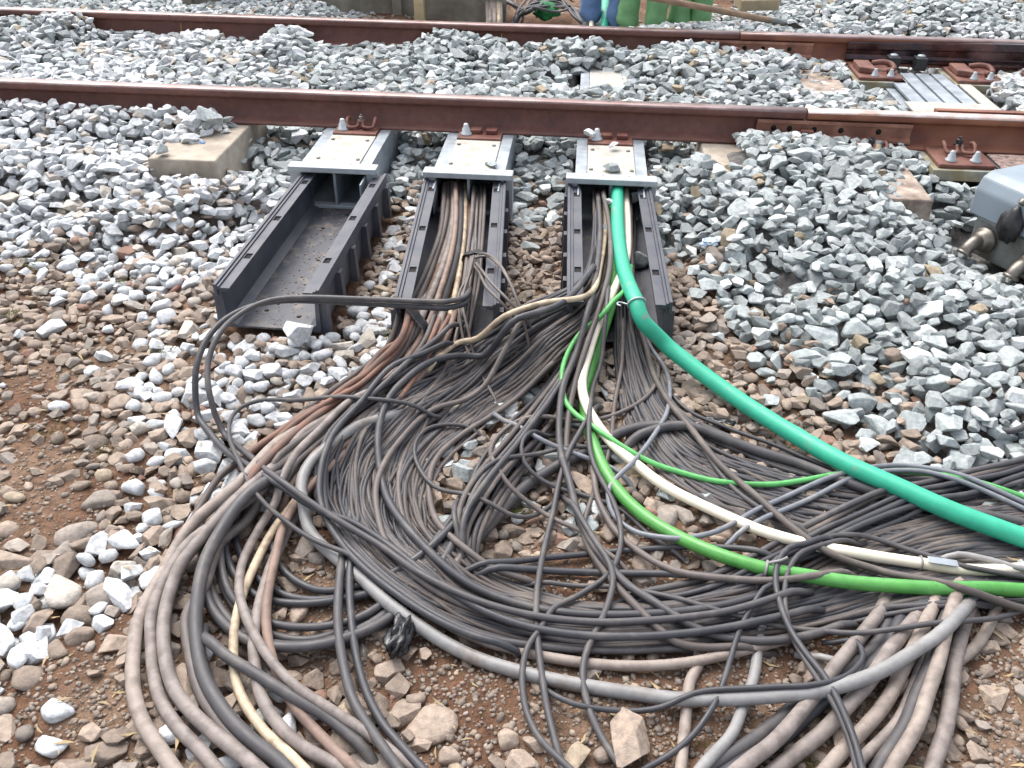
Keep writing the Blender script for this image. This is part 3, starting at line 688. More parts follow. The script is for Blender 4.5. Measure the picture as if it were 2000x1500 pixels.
# point machine
t = empty('point_machine', (2.05, 3.48, -.2), 'blue grey point machine housing at the right edge with brassy cable glands', 'point machine')
t.rotation_euler.z = math.radians(29)
bm = bmesh.new(); prism(bm, [(-.28, .0), (.3, .0), (.3, .16), (-.28, .16)], 'y', -.60, .28, bev=.01); build('lower_case', bm, M['greymetal'], t)
bm = bmesh.new(); prism(bm, [(-.30, .165), (.32, .165), (.32, .34), (-.24, .34), (-.28, .32), (-.30, .27)], 'y', -.66, .31, bev=.008); hd = build('lid', bm, M['greybox'], t)
bm = bmesh.new(); prism(bm, [(-.22, .3405), (.31, .3405), (.31, .352), (-.21, .352)], 'y', -.67, .14, bev=.003); build('lid_flap', bm, M['greybox'], hd)
for y, z in ((.09, .295), (-.0, .275), (-.0, .22)):
    bm = bmesh.new(); lathe(bm, [(0, 0), (.016, 0), (.014, .012), (.008, .014), (.007, .022), (0, .023)], (-.295, y, z), (-1, 0, 0), 10); build('screw', bm, M['brass'], hd)
for y in (.20, -.03):
    bm = bmesh.new(); c = Vector((-.29, y, .085))
    lathe(bm, [(0, 0), (.055, 0), (.052, .012), (.04, .018), (.038, .035), (0, .045)], c, (-1, 0, 0), 16)
    tube(bm, cat([c+Vector((-.03, 0, 0)), c+Vector((-.06, 0, .0)), c+Vector((-.088, 0, -.02)), c+Vector((-.10, 0, -.04))], 5), .026, 12)
    lathe(bm, [(.026, 0), (.031, 0), (.031, .014), (.02, .014)], c+Vector((-.097, 0, -.034)), (-.5, 0, -1), 14)
    build('cable_gland', bm, M['brass'], t)
bm = bmesh.new(); bmesh.ops.create_icosphere(bm, subdivisions=3, radius=1)
for v in bm.verts:
    n_ = noise.noise(v.co*3.)*.35+noise.noise(v.co*7)*.12; v.co = v.co*(1+n_); top = max(0, v.co.z); v.co.x *= .035*(1-.5*top); v.co.y *= .055*(1-.6*top); v.co.z *= .075
bmesh.ops.translate(bm, vec=(-.31, .10, .20), verts=bm.verts); build('tape_wrapped_stub', bm, M['black'], t, True)

# ------------------------------------------------------------------ beyond the far rail
wl = empty('concrete_wall', (-1.2, 6.98, -.15), 'weathered low concrete wall of upright slabs behind the far rail at top left', 'wall')
for k in range(7):
    a = -1.78+k*.80
    if a > 0: break
    bm = bmesh.new(); box(bm, a+.004, a+.79, 0, .1, 0, .95, .006); build('wall_slab', bm, M['wall'], wl)
    bm = bmesh.new(); box(bm, a-.05, a+.02, -.035, -.001, 0, .98, .004); build('wall_post', bm, M['wall'], wl)
t = empty('wooden_post', (-1.19, 6.75, -.15), 'pale square wooden post standing before the concrete wall', 'wooden post')
bm = bmesh.new(); box(bm, -.035, .035, -.035, .035, 0, 1.0, .003); build('post_shaft', bm, M['wood'], t)
bm = bmesh.new(); box(bm, -.045, .045, -.045, .045, 1.0, 1.02, .003); build('post_cap', bm, M['wood'], t)
bm = bmesh.new(); box(bm, -.15, .15, -.08, .08, -.04, .04, .008)
o = build('wooden_block', bm, M['blockwood'], loc=(1.27, 7.2, .06), rz=.25); o.rotation_euler.x = .15; tag(o, 'beige wooden block lying beyond the far rail near the tool handle', 'wooden block')
# long handled tool
t = empty('shovel', P(1515, 42, .08), 'long brown wooden tool handle slanting down to the stones behind the far rail', 'shovel')
a = Vector((0, 0, 0)); b2 = Vector(P(1225, -14, .35))-t.location; d = (b2-a); b2 = a+d*1.25
bm = bmesh.new(); tube(bm, [a+(b2-a)*k/12 for k in range(13)], [.02]*11+[.021, .019], 10); build('handle', bm, M['handle'], t, True)
bm = bmesh.new(); dn_ = -(b2-a).normalized(); tube(bm, [a-dn_*.06, a+dn_*.03, a+dn_*.09], [.024, .026, .018], 10); build('socket', bm, M['greymetal'], t, True)
bm = bmesh.new()
for i in range(5):
    for j in range(5): bm.verts.new(Vector(dn_)*(.08+.055*i)+Vector((0.0, .0, -.0))+Vector((-dn_.y, dn_.x, 0)).normalized()*((j-2)*.05*(1-.12*max(0, i-2)))+Vector((0, 0, -.012*i+.006*(j-2)**2)))
bm.verts.ensure_lookup_table()
for i in range(4):
    for j in range(4): bm.faces.new([bm.verts[i*5+j], bm.verts[i*5+j+1], bm.verts[(i+1)*5+j+1], bm.verts[(i+1)*5+j]])
bmesh.ops.solidify(bm, geom=bm.faces[:], thickness=.003); build('blade', bm, M['greymetal'], t, True)

# ------------------------------------------------------------------ workers (only their lower legs are in the frame)
def skin_mesh(name, verts, edges, radii, m, parent=None, root=0, sub=2):
    me = bpy.data.meshes.new(name); me.from_pydata([tuple(v) for v in verts], edges, [])
    o = bpy.data.objects.new(name, me); COL.objects.link(o)
    md = o.modifiers.new('skin', 'SKIN'); md.use_smooth_shade = True
    for i, r in enumerate(radii): me.skin_vertices[0].data[i].radius = (r, r) if not hasattr(r, '__len__') else r
    me.skin_vertices[0].data[root].use_root = True
    s = o.modifiers.new('sub', 'SUBSURF'); s.levels = sub; s.render_levels = sub
    bpy.context.view_layer.update()
    dg = bpy.context.evaluated_depsgraph_get(); m2 = bpy.data.meshes.new_from_object(o.evaluated_get(dg)); m2.name = name
    o.modifiers.clear(); o.data = m2; m2.materials.append(m) if not m2.materials else None
    m2.shade_smooth()
    if parent: o.parent = parent
    return o
SKIN = mat('skin', (.5, .3, .22), .6, bump=.05)
def worker(px, py, z0, face, trousers, jacket, label, spread=.13, boots='black', lean=.25, dx=0.):
    q = P(px, py, z0); t = empty('person', (q[0], q[1], z0), label, 'person'); t.rotation_euler.z = face
    s = spread; h = Vector((0, lean*1.0, 0))
    hip = Vector((0, .02, .90)); chest = Vector((0, .02+lean*.5, 1.27)); neck = Vector((0, .03+lean*.75, 1.45)); head = Vector((0, .05+lean*.85, 1.60))
    # body: head, hands, one continuous mesh under the clothes
    V_ = [hip, chest, neck, head, head+Vector((0, .0, .08))]; E_ = [(0, 1), (1, 2), (2, 3), (3, 4)]; R_ = [.13, .14, .055, .085, .07]
    for sg in (-1, 1):
        i = len(V_); V_ += [chest+Vector((sg*.18, 0, .08)), chest+Vector((sg*.23, .1, -.2)), chest+Vector((sg*.16, .32, -.36)), chest+Vector((sg*.14, .40, -.41))]; E_ += [(1, i), (i, i+1), (i+1, i+2), (i+2, i+3)]; R_ += [.055, .045, .033, .034]
        for f_ in range(4):
            j = len(V_); b_ = V_[i+3]+Vector((sg*(.012-.02*f_+.02), .03, -.01)); V_ += [b_, b_+Vector((0, .035, -.03-.004*f_))]; E_ += [(i+3, j), (j, j+1)]; R_ += [.010, .009]
        j = len(V_); V_ += [V_[i+3]+Vector((-sg*.035, .01, -.02))]; E_ += [(i+3, j)]; R_ += [.011]
        k = len(V_); V_ += [Vector((sg*s*.8, 0, .82)), Vector((sg*s, .02, .47)), Vector((sg*s, -.02, .10))]; E_ += [(0, k), (k, k+1), (k+1, k+2)]; R_ += [.085, .055, .04]
    skin_mesh('body', V_, E_, R_, SKIN, t)
    TV = [hip+Vector((0, 0, .08)), hip]; TE = [(0, 1)]; TR_ = [.15, .165]
    for sg in (-1, 1):
        k = len(TV); TV += [Vector((sg*s*.8, 0, .78)), Vector((sg*s, .03, .50)), Vector((sg*s*1.03, .0, .30)), Vector((sg*s, -.015, .16)), Vector((sg*s, -.01, .07))]; TE += [(1, k), (k, k+1), (k+1, k+2), (k+2, k+3), (k+3, k+4)]; TR_ += [.115, .088, .078, .084, .08]
    tr = skin_mesh('trousers', TV, TE, TR_, trousers, t, 1)
    for v in tr.data.vertices:      # creases
        c = v.co; n_ = noise.noise(Vector((c.x*6, c.y*6, c.z*16)))*.022+noise.noise(c*22)*.006; v.co = c+v.normal*n_
    JV = [hip+Vector((0, 0, .02)), chest, neck-Vector((0, 0, .05))]; JE = [(0, 1), (1, 2)]; JR = [.175, .18, .08]
    for sg in (-1, 1):
        k = len(JV); JV += [chest+Vector((sg*.18, 0, .08)), chest+Vector((sg*.23, .1, -.2)), chest+Vector((sg*.17, .28, -.34))]; JE += [(1, k), (k, k+1), (k+1, k+2)]; JR += [.08, .065, .05]
    skin_mesh('jacket', JV, JE, JR, jacket, t, 1)
    bm = bmesh.new(); lathe(bm, [(.15, .0), (.15, .012), (.11, .02), (.10, .08), (.06, .12), (0, .13)], head+Vector((0, 0, .05)), n=20); build('helmet', bm, mat('white_helmet', (.7, .7, .68), .35), t)
    for sg in (-1, 1):
        bm = bmesh.new(); bmesh.ops.create_icosphere(bm, subdivisions=3, radius=1)
        for v in bm.verts:
            x, y, z = v.co; v.co = Vector((x*.052, y*.145+.05, (z*.055 if z > 0 else z*.035)+.04+(.035*max(0, -y) if z > 0 else 0)))
        bmesh.ops.translate(bm, vec=(sg*s, 0, 0), verts=bm.verts); build('boot', bm, M[boots], t, True)
    # face
    bm = bmesh.new()
    for sg in (-1, 1): bmesh.ops.create_icosphere(bm, subdivisions=1, radius=.009, matrix=Matrix.Translation(head+Vector((sg*.032, .083, .015))))
    build('eyes', bm, M['black'], t)
    return t
gr = mat('bright_green_workwear', (.17, .35, .15), .8, var=.15, scale=20, bump=.3, bscale=200)
dg_ = mat('dark_green_workwear', (.05, .17, .045), .8, var=.15, scale=20, bump=.3, bscale=200)
jn = mat('blue_jeans', (.12, .20, .36), .85, var=.15, scale=40, bump=.3, bscale=300)
worker(1342, 80, -.14, .1, gr, gr, 'person in creased bright green trousers behind the far rail, right of the other legs', spread=.075)
worker(1250, 84, -.14, -.3, gr, dg_, 'person in bright green trousers standing left of the other green legs', spread=.10)
worker(1178, 70, -.14, -.5, jn, gr, 'person in blue jeans and grey boots beside the turquoise duct', spread=.11, boots='greymetal')

# ------------------------------------------------------------------ small stones lying on things
def lone(px, py, z, size, c, label, flat=.6):
    kd = 'sharp'; pi = int(rng.integers(NPROTO)); A = rotm(.2)@np.diag([size*1.2, size*.95, size*flat]); v, f3, _sm = VERT[kd, pi, 3]; v = v@A.T
    zo = -v[:, 2].min(); q = P(px, py, z+zo)
    me = bpy.data.meshes.new('loose_stone'); me.from_pydata((v+[0, 0, zo]).tolist(), [], f3.tolist())
    a = me.attributes.new('tint', 'FLOAT_COLOR', 'POINT'); a.data.foreach_set('color', np.tile([*tint(c), 1], len(v)).astype('f4')); me.materials.append(M['stone'])
    o = bpy.data.objects.new('loose_stone', me); COL.objects.link(o); o.location = (q[0], q[1], z); tag(o, label, 'stone')
lone(1196, 326, .006, .034, 'g', 'single grey stone on the beige plate behind the turquoise duct')
lone(960, 318, .006, .028, 'g', 'flat grey stone on the beige cover plate of the middle sleeper', .35)
lone(1152, 258, .03, .026, 'g', 'small stone beside the screw cap on the right sleeper base plate', .6)
lone(1198, 281, .02, .020, 'w', 'pale chip lying right of the screw cap on the right sleeper', .4)
lone(1192, 394, -.06, .022, 'g', 'small stone on the cables just left of the turquoise duct mouth')
lone(1178, 445, -.10, .022, 'g', 'grey stone wedged between the cables inside the right trough')
lone(1251, 508, -.19, .038, 'g', 'grey stone standing on the floor of the right trough', 1.0)
lone(1240, 384, -.13, .026, 'g', 'stone in the sleeper opening right of the turquoise duct', .9)
lone(583, 650, -.21, .044, 'w', 'pale blocky stone against the mouth of the empty trough', .95)
lone(412, 228, .03, .045, 'g', 'dark grey stone topping the pile on the left concrete sleeper', .8)
lone(370, 268, .0, .04, 'w', 'pale flat stone lying on the left concrete sleeper', .4)
lone(376, 238, .035, .03, 'w', 'pale upright stone on the left concrete sleeper against the rail', .9)
lone(318, 292, .0, .028, 'g', 'small grey stone at the outer corner of the left concrete sleeper', .8)
lone(1232, 1448, -.26, .047, 'b', 'large beige angular stone on bare soil at the bottom centre', .55)
# ------------------------------------------------------------------ cables: each is laid on the stones, troughs and the cables below it
HC = np.where(OB > -5, OB, np.where(HS > 3, -.2, HS))
# under the rails and inside the sleepers the cables keep their own given heights
def spl(pts, ds=.012):
    p = np.array(pts, float)
    q = np.array(cat(list(p), 14)); seg = np.linalg.norm(np.diff(q[:, :2], axis=0), axis=1); s = np.concatenate([[0], np.cumsum(seg)])
    n = max(8, int(s[-1]/ds)); t = np.linspace(0, s[-1], n); out = np.stack([np.interp(t, s, q[:, k]) for k in range(q.shape[1])], 1)
    sc = s[::14][:len(p)]
    if len(sc) < len(p): sc = np.append(sc, s[-1])
    return out, t, sc
def box1(a, k):
    if k < 1: return a
    b_ = np.pad(a, k, mode='edge'); return np.convolve(b_, np.ones(2*k+1)/(2*k+1), 'valid')
def mx1(a, k):
    b_ = np.pad(a, k, mode='edge'); return np.max([b_[i:i+len(a)] for i in range(2*k+1)], axis=0)
def cable(path, r, m, label, group=None, stiff=.05, lift=0., press=.3, wob=0., sides=9, name='cable', soft=False):
    """path: list of (px, py) or (px, py, z) in photo pixels; z given means the height is known there"""
    if name == 'cable' and m not in ('c_green', 'c_white', 'c_lgreen'): r = r*.8
    P0 = [tuple(p) for p in path]; zs = np.array([p[2] if len(p) > 2 else -.21+r for p in P0]); fix = np.array([len(p) > 2 for p in P0])
    ds = .012; k = max(1, int(stiff/ds))
    ko = max(1, int(r*.75/CELL+.5)); oo = [(a, b_) for a in range(-ko, ko+1) for b_ in range(-ko, ko+1) if a*a+b_*b_ <= ko*ko+.5]
    for it in range(4):
        W = [P(p[0], p[1], z) for p, z in zip(P0, zs)]
        q, t, sc = spl([(w[0], w[1], z, float(f)) for w, z, f in zip(W, zs, fix)], ds)
        i = np.clip(((q[:, 0]-X0)/CELL).astype(int), 3, NX-4); j = np.clip(((q[:, 1]-Y0)/CELL).astype(int), 3, NY-4)
        hh = np.stack([HC[j+b_, i+a] for a, b_ in oo]); raw = hh.max(0)*(1-press)+hh.mean(0)*press+r
        if soft: e = box1(box1(hh.mean(0), 6), 5)+r*.6
        else: e = box1(box1(mx1(raw, k), 2*k), 2*k)*.8+box1(raw, 2*k)*.2+lift-r*.25
        f = np.clip(q[:, 3]*1.15-.15, 0, 1); z = e*(1-f)+q[:, 2]*f
        z = box1(z, max(1, k//2))
        zs = np.where(fix, zs, np.interp(sc, t, box1(box1(z, 6), 6)))
    # ends that stop inside the picture dive under their neighbours
    for e_, idx in ((0, np.arange(len(q))), (-1, np.arange(len(q))[::-1])):
        p0 = P0[e_]
        if len(p0) == 2 and -15 < p0[0] < 2015 and p0[1] < 1515:
            w_ = np.clip(1-np.abs(t[idx]-t[idx[0]])/.10, 0, 1); w_ = w_*w_*(3-2*w_); z[idx] -= w_*(.028+1.5*r)
    q[:, 2] = z
    if wob:
        ph = rng.uniform(0, 50)
        for n_ in range(len(q)): q[n_, 0] += wob*noise.noise(Vector((t[n_]*5, ph, 0))); q[n_, 1] += wob*noise.noise(Vector((t[n_]*5, ph, 9)))
    # a cable that leaves the picture runs on a little beyond it
    ext = []
    for e_ in (0, -1):
        p0 = P0[e_]
        if len(p0) == 2 and not (-15 < p0[0] < 2015 and p0[1] < 1515):
            a_, b_ = (q[0], q[8]) if e_ == 0 else (q[-1], q[-9])
            d_ = (a_-b_)/np.linalg.norm((a_-b_)[:2]); n_ = int(.5/ds) if p0[0] > 2015 else int(.34/ds); kk = np.arange(1, n_+1)[:, None]; x_ = a_[None]+d_[None]*ds*kk
            tx = np.array([-d_[1], d_[0]])*rng.normal()*.12; x_[:, :2] += (kk*ds)**2*tx[None]
            ii = np.clip(((x_[:, 0]-X0)/CELL).astype(int), 5, NX-6); jj = np.clip(((x_[:, 1]-Y0)/CELL).astype(int), 5, NY-6)
            w_ = np.clip(kk[:, 0]/12, 0, 1); x_[:, 2] = a_[2]*(1-w_)+(np.maximum(box1(box1(HC[jj, ii], 7), 7), -.26)+r)*w_; x_[:, 2] = box1(x_[:, 2], 3)
            ext.append((e_, x_))
    for e_, x_ in ext: q = np.vstack([x_[::-1], q]) if e_ == 0 else np.vstack([q, x_])
    # leave its own shape in the height field
    i = np.clip(((q[:, 0]-X0)/CELL).astype(int), 5, NX-6); j = np.clip(((q[:, 1]-Y0)/CELL).astype(int), 5, NY-6)
    kr = int(r/CELL+.99)
    for a in range(-kr, kr+1):
        for b_ in range(-kr, kr+1):
            d2 = r*r-(a*a+b_*b_)*CELL*CELL
            if d2 > 0: np.maximum.at(HC, (j+b_, i+a), q[:, 2]+math.sqrt(d2)*(.45 if soft else .85))
    bm = bmesh.new(); st = 2 if r < .02 else 1
    pts = q[::st, :3]; tube(bm, [tuple(x) for x in pts], r*(1 if not hasattr(r, '__len__') else 1), sides)
    o = build(name, bm, M[m]); tag(o, label, 'cable' if name == 'cable' else 'duct', group); o['_'] = 0; del o['_']
    return q
def S_(s, z=None):
    out = []
    for a in s.split():
        v = [float(x) for x in a.split(',')]
        out.append(tuple(v) if len(v) == 2 else (v[0], v[1], v[2]/100))
    return out
ORD = ['first', 'second', 'third', 'fourth', 'fifth', 'sixth', 'seventh', 'eighth', 'ninth']
def bundle(n, guides, r, mats, label, group, jit=3.2, u0=0., u1=1., cross=.10, stiff=.035, order=None, trunc=0, press=.3):
    G = [S_(g_) for g_ in guides]; K = len(G[0]); L = len(G)
    for g_ in G: assert len(g_) == K, (label, [len(x) for x in G])
    us = np.linspace(u0, u1, n); rng.shuffle(us)
    for i, u in enumerate(us):
        ph = rng.uniform(0, 99); pts = []
        for k in range(K):
            uu = u+cross*noise.noise(Vector((k*.38, ph, 0)))*1.7; uu = min(1.06, max(-.06, uu)); s = uu*(L-1); a = min(L-2, max(0, int(s))); f = s-a
            A, B = np.array(G[a][k]), np.array(G[a+1][k]); v = A+(B-A)*f
            v[0] += rng.normal()*jit*(.3 if len(v) > 2 else 1); v[1] += rng.normal()*jit*.6*(.3 if len(v) > 2 else 1)
            if len(v) > 2: v[2] += rng.uniform(-.02, .02)
            pts.append(tuple(v))
        if trunc and rng.uniform() < .5: pts = pts[:len(pts)-int(rng.integers(1, trunc+1))]
        lb = label
        if n <= 9: lb = ORD[int(round(u*(n-1)))]+' of the '+label
        cable(pts, r*rng.uniform(.85, 1.12), mats[int(rng.integers(len(mats)))], lb, group, stiff=stiff, press=press, soft=n > 9)
D3 = ['c_dark', 'c_dark', 'c_dark2', 'c_dark2', 'c_darkbrown']
T2a = '868,362,-9 866,400,-10 860,450,-12 838,520,-13 806,590,-14'
# --- lowest: beige cable under the black pile, thick black ones, inner loops
cable(S_('1860,960 1800,985 1742,995 1658,1034 1560,1090 1437,1148 1385,1190 1368,1240 1363,1300 1347,1333 1338,1417 1330,1500 1326,1560'), .0165, 'c_beige', 'worn beige cable running beneath the black pile and straight down at the bottom centre')
cable(S_('2040,800 1990,835 1950,810'), .013, 'c_dark2', 'short thin dark cable poking out of the grey ballast at the right edge')
cable(S_('1405,850 1300,832 1220,842 1150,880 1080,915 1020,955 960,1020 910,1075 860,1130 830,1170'), .021, 'c_dark', 'thick black cable running diagonally under the coils in the middle')
cable(S_('1120,760 1060,850 1010,930 965,1000 920,1060 880,1120 850,1160'), .016, 'c_greybrown', 'grey brown cable lying beside the thick diagonal black cable')
loops = ['1180,640 1100,740 1010,850 930,960 860,1080 790,1160 700,1215 610,1250 520,1235 455,1180 425,1100 440,1020 500,950 580,890 680,830',
 '1170,650 1090,760 1000,870 920,980 850,1100 770,1185 700,1232 600,1262 500,1250 435,1195 405,1120 420,1030 480,955 560,890 660,830',
 '1175,640 1080,750 990,870 910,980 840,1080 760,1140 680,1165 600,1172 530,1150 480,1100 460,1040 490,970 560,900 640,850 720,800',
 '1165,650 1070,760 980,880 900,990 830,1080 750,1150 660,1175 580,1180 505,1165 455,1115 440,1050 470,980 540,905 620,850 700,800',
 '1160,640 1075,770 1000,880 930,990 850,1100 760,1170 690,1210 600,1225 510,1210 450,1160 430,1080 445,1000 510,930 590,870 690,810',
 '1172,655 1085,765 1003,875 924,985 855,1110 780,1195 705,1245 600,1275 495,1262 425,1205 395,1130 410,1035 470,960 555,890 655,835',
 '1150,680 1040,830 950,950 860,1050 780,1110 700,1140 620,1150 560,1120 535,1080 530,1030 560,960']
for i, l in enumerate(loops): cable(S_(l), .0125 if i not in (1, 5) else .016, D3[i % 4], ORD[i]+' dark loop from below inside the brown arcs at the lower left', 'dark loops at the lower left')
# bottom right brown arcs, deepest first
XR = [('1947,1150 1947,1180 1933,1220 1907,1260 1877,1287 1833,1310 1770,1340 1690,1365', .017, 'c_beige', 'pale dirty cable hooking round at the right end of the thick brown arcs'),
 ('1760,1160 1735,1215 1700,1270 1573,1360 1517,1410 1450,1460 1400,1490 1330,1540', .021, 'c_dark', 'thick black cable, upper one of the pair under the bottom right arcs'),
 ('1775,1175 1750,1230 1715,1290 1590,1385 1530,1440 1465,1485 1400,1530', .021, 'c_dark2', 'thick black cable, lower one of the pair under the bottom right arcs'),
 ('1735,1150 1720,1193 1677,1247 1633,1300 1583,1367 1517,1443 1450,1497 1390,1550', .021, 'c_pink', 'thick brown arc at the bottom right, leftmost of its row'),
 ('1860,1130 1840,1187 1813,1233 1800,1283 1787,1333 1760,1400 1727,1440 1683,1483 1640,1540', .017, 'c_pink', 'slim brown arc squeezed left of the black arc at the bottom right'),
 ('1825,1130 1810,1177 1783,1213 1733,1277 1700,1327 1650,1383 1600,1433 1533,1483 1460,1545', .022, 'c_pink', 'thick brown arc at the bottom right, second of its row'),
 ('1845,1130 1815,1200 1790,1253 1767,1300 1733,1367 1693,1417 1633,1480 1580,1545', .021, 'c_beige', 'thick dusty beige arc at the bottom right, third of its row'),
 ('1860,1140 1850,1195 1830,1250 1817,1300 1793,1353 1767,1420 1720,1493 1695,1550', .021, 'c_dark', 'thick black arc among the brown ones at the bottom right'),
 ('1875,1130 1862,1180 1847,1233 1833,1293 1813,1353 1790,1420 1747,1493 1715,1560', .02, 'c_beige', 'thick arc right beside the black one at the bottom right'),
 ('1905,1130 1893,1187 1877,1240 1863,1300 1857,1360 1847,1420 1823,1493 1805,1560', .022, 'c_pink', 'thick brown arc at the bottom right, outermost of its row'),
 ('1500,1180 1487,1225 1480,1267 1473,1320 1450,1383 1427,1437 1373,1497 1330,1555', .0165, 'c_grey', 'pale grey cable passing beneath the long light grey arc and leaving at the bottom'),
 ('1560,1255 1600,1270 1640,1285 1690,1300', .011, 'c_grey', 'short pale cable half hidden behind the crossing pair at the bottom')]
for s, r, m_, l in XR:
    p_ = S_(s); p_ = [(p_[0][0]+(p_[0][0]-p_[1][0])*1., p_[0][1]+(p_[0][1]-p_[1][1])*1., -.262), (*p_[0], -.25)]+p_[1:] if 'short' not in l else p_
    cable(p_, r, m_, l, stiff=.06)
# --- long pale arcs through the bottom centre
cable(S_('620,960 660,1030 720,1100 780,1150 860,1210 940,1250 1000,1267 1067,1283 1167,1297 1267,1300 1367,1290 1467,1267 1560,1240 1640,1200'), .016, 'c_beige', 'beige cable, upper one of the two pale arcs crossing the bottom centre', stiff=.06)
# --- brown cables out of the middle trough
BR = [('868,358,-8 866,400,-9 858,460,-11 826,540,-12 795,600,-13 768,650 700,722 600,800 500,880 430,930 380,1010 340,1090', .0135, 'c_darkbrown', 'dark brown cable along the left edge of the rusty bundle'),
 ('875,358,-10 870,430,-11 850,500,-13 820,580,-14 790,640 735,710 650,780 560,850 496,988 430,1060 402,1140 364,1204 372,1280 392,1352 432,1416 490,1480 540,1540', .018, 'c_greybrown', 'grey brown arc under the black one at the lower left'),
 ('880,358,-13 880,430,-13 862,500,-15 830,580,-16 800,640 745,710 680,770 560,855 476,944 372,1032 320,1116 276,1196 262,1260 260,1340 280,1412 332,1492 380,1560', .021, 'c_beige', 'thick dusty beige arc, outermost at the lower left'),
 ('886,358,-9 886,430,-10 872,500,-12 840,580,-13 815,640 770,700 690,775 590,850 520,930 440,1000 360,1072 304,1180 296,1260 308,1352 344,1416 400,1475 460,1550', .019, 'c_pink', 'mottled brown arc, second from the left at the lower left'),
 ('893,358,-13 893,430,-14 882,500,-15 858,580,-16 830,640 770,715 690,790 600,860 505,935 392,1052 348,1112 324,1188 320,1260 336,1336 376,1392 424,1436 496,1496 560,1555', .020, 'c_pink', 'thick brown arc, third from the left at the lower left'),
 ('898,358,-9 898,430,-10 890,500,-11 866,580,-12 842,640 800,700 720,780 640,850 560,900 488,952 440,1012 400,1092 384,1180 384,1252 400,1324 440,1392 488,1444 550,1492 610,1550', .021, 'c_dark', 'thick black arc among the brown arcs at the lower left'),
 ('903,358,-15 903,430,-16 895,510,-17 875,590,-17 850,650 800,720 730,800 650,870 576,1008 540,1080 516,1148 502,1204 496,1268 508,1352 544,1416 592,1460 660,1496 730,1545', .018, 'c_pink', 'brown arc passing under the cream one at the lower left'),
 ('908,358,-10 908,430,-11 902,500,-12 885,590,-13 858,660 800,740 745,790 690,850 640,900 600,948 572,984 528,1044 488,1124 464,1196 456,1260 460,1324 480,1376 520,1432 568,1476 620,1530', .0145, 'c_cream', 'cream yellow arc standing out among the brown ones at the lower left'),
 ('912,358,-14 912,430,-15 910,500,-15 895,590,-16 868,660 815,730 760,790 700,850 620,930 560,1010 535,1100 520,1190 530,1280 570,1370 640,1450 720,1530', .015, 'c_brown', 'rust coloured cable low in the bundle from the middle trough'),
 ('872,358,-15 872,430,-16 860,500,-17 826,580,-18 790,645 740,700 660,780 560,860 460,960', .015, 'c_rust', 'rusty cable at the bottom of the bundle left of the tape'),
 ('890,358,-6 890,430,-7 880,500,-8 852,590,-9 826,650 790,705 730,765 660,830 590,890 530,950', .0135, 'c_brown', 'brown cable on top of the bundle under the upper tape')]
for s, r, m_, l in BR: cable(S_(s), r, m_, l, stiff=.05)
bundle(6, ['865,358,-12 862,430,-13 845,500,-14 810,590,-15 780,645 715,715 620,790 520,860 440,920', '912,358,-12 915,430,-13 908,510,-14 885,600,-15 850,670 790,760 720,830 650,890 600,940'], .0125, ['c_brown', 'c_rust', 'c_beige', 'c_darkbrown'], 'brown cables, from the left, bundled out of the middle trough', 'brown cables out of the middle trough')
cable(S_('392,1200 392,1228 432,1272 480,1304 544,1344 584,1368 640,1400 700,1450 760,1510'), .017, 'c_dark', 'dark cable slanting down to the right across the brown arcs at the lower left')
cable(S_('821,676 785,718 740,754 680,784 620,838 578,874 542,922 532,948 496,996 472,1068 466,1140 480,1204 516,1272 568,1332 624,1372 700,1420 770,1470 850,1530'), .0145, 'c_pink', 'pinkish beige cable starting at the black tape and sweeping down to the bottom edge')
cable(S_('850,740 800,770 743,805 695,826 635,868 602,898 587,934 590,970 604,1032 648,1080 700,1124 760,1180 840,1236 920,1280 1000,1308 1100,1332 1233,1353 1333,1365 1500,1360 1600,1350 1700,1320 1783,1273 1850,1227 1900,1170,-21 1945,1110,-25 1985,1040,-26'), .0205, 'c_grey', 'long thick light grey cable arcing round the bottom centre to the right', stiff=.07)
cable(S_('730,820 700,880 690,950 680,1030 665,1116 660,1204 668,1284 692,1372 748,1460 800,1530'), .0145, 'c_dark', 'dark cable running down over the loops, left one of the tight pair')
cable(S_('750,830 718,890 706,960 696,1030 683,1124 689,1236 709,1332 742,1404 776,1448 850,1530'), .0125, 'c_dark2', 'dark cable running down over the loops, right one of the tight pair')
# grey thin ones in the middle trough
bundle(9, ['925,362,-8 922,430,-9 915,490,-9 905,560,-10 890,640 850,720 800,800 760,880 740,960 750,1040 800,1110', '948,362,-8 945,430,-9 940,490,-9 935,560,-10 920,640 900,720 860,790 820,860 795,940 800,1020 850,1100'], .0095, ['c_greybrown', 'c_darkbrown', 'c_dark'], 'thin grey cables, from the left, out of the middle trough', 'thin cables out of the middle trough')
for i, s in enumerate(('935,500,-3 942,494,-2 964,504,0 983,526,2 999,558,1 1012,592,-2 1030,640,-8 1050,690', '928,505,-3 950,500,-2 972,515,1 990,540,2 1004,570,0 1020,610,-4', '930,515,-4 938,524,-2 958,550,2 982,575,2 1006,598,0 1030,625,-6 1060,650', '925,520,-6 935,530,-4 950,560,1 975,585,2 1000,612,-3 1020,650,-10', '925,500,-5 915,540,-5 905,575,-6 906,610,-8 930,640 960,670 985,705', '930,500,-6 918,535,-6 898,570,-7 896,600,-8 905,640 925,680 950,700')):
    cable(S_(s), .0065, 'c_greybrown', ORD[i]+' from the right of the curly thin cables at the middle trough wall', 'curly thin cables at the middle trough')
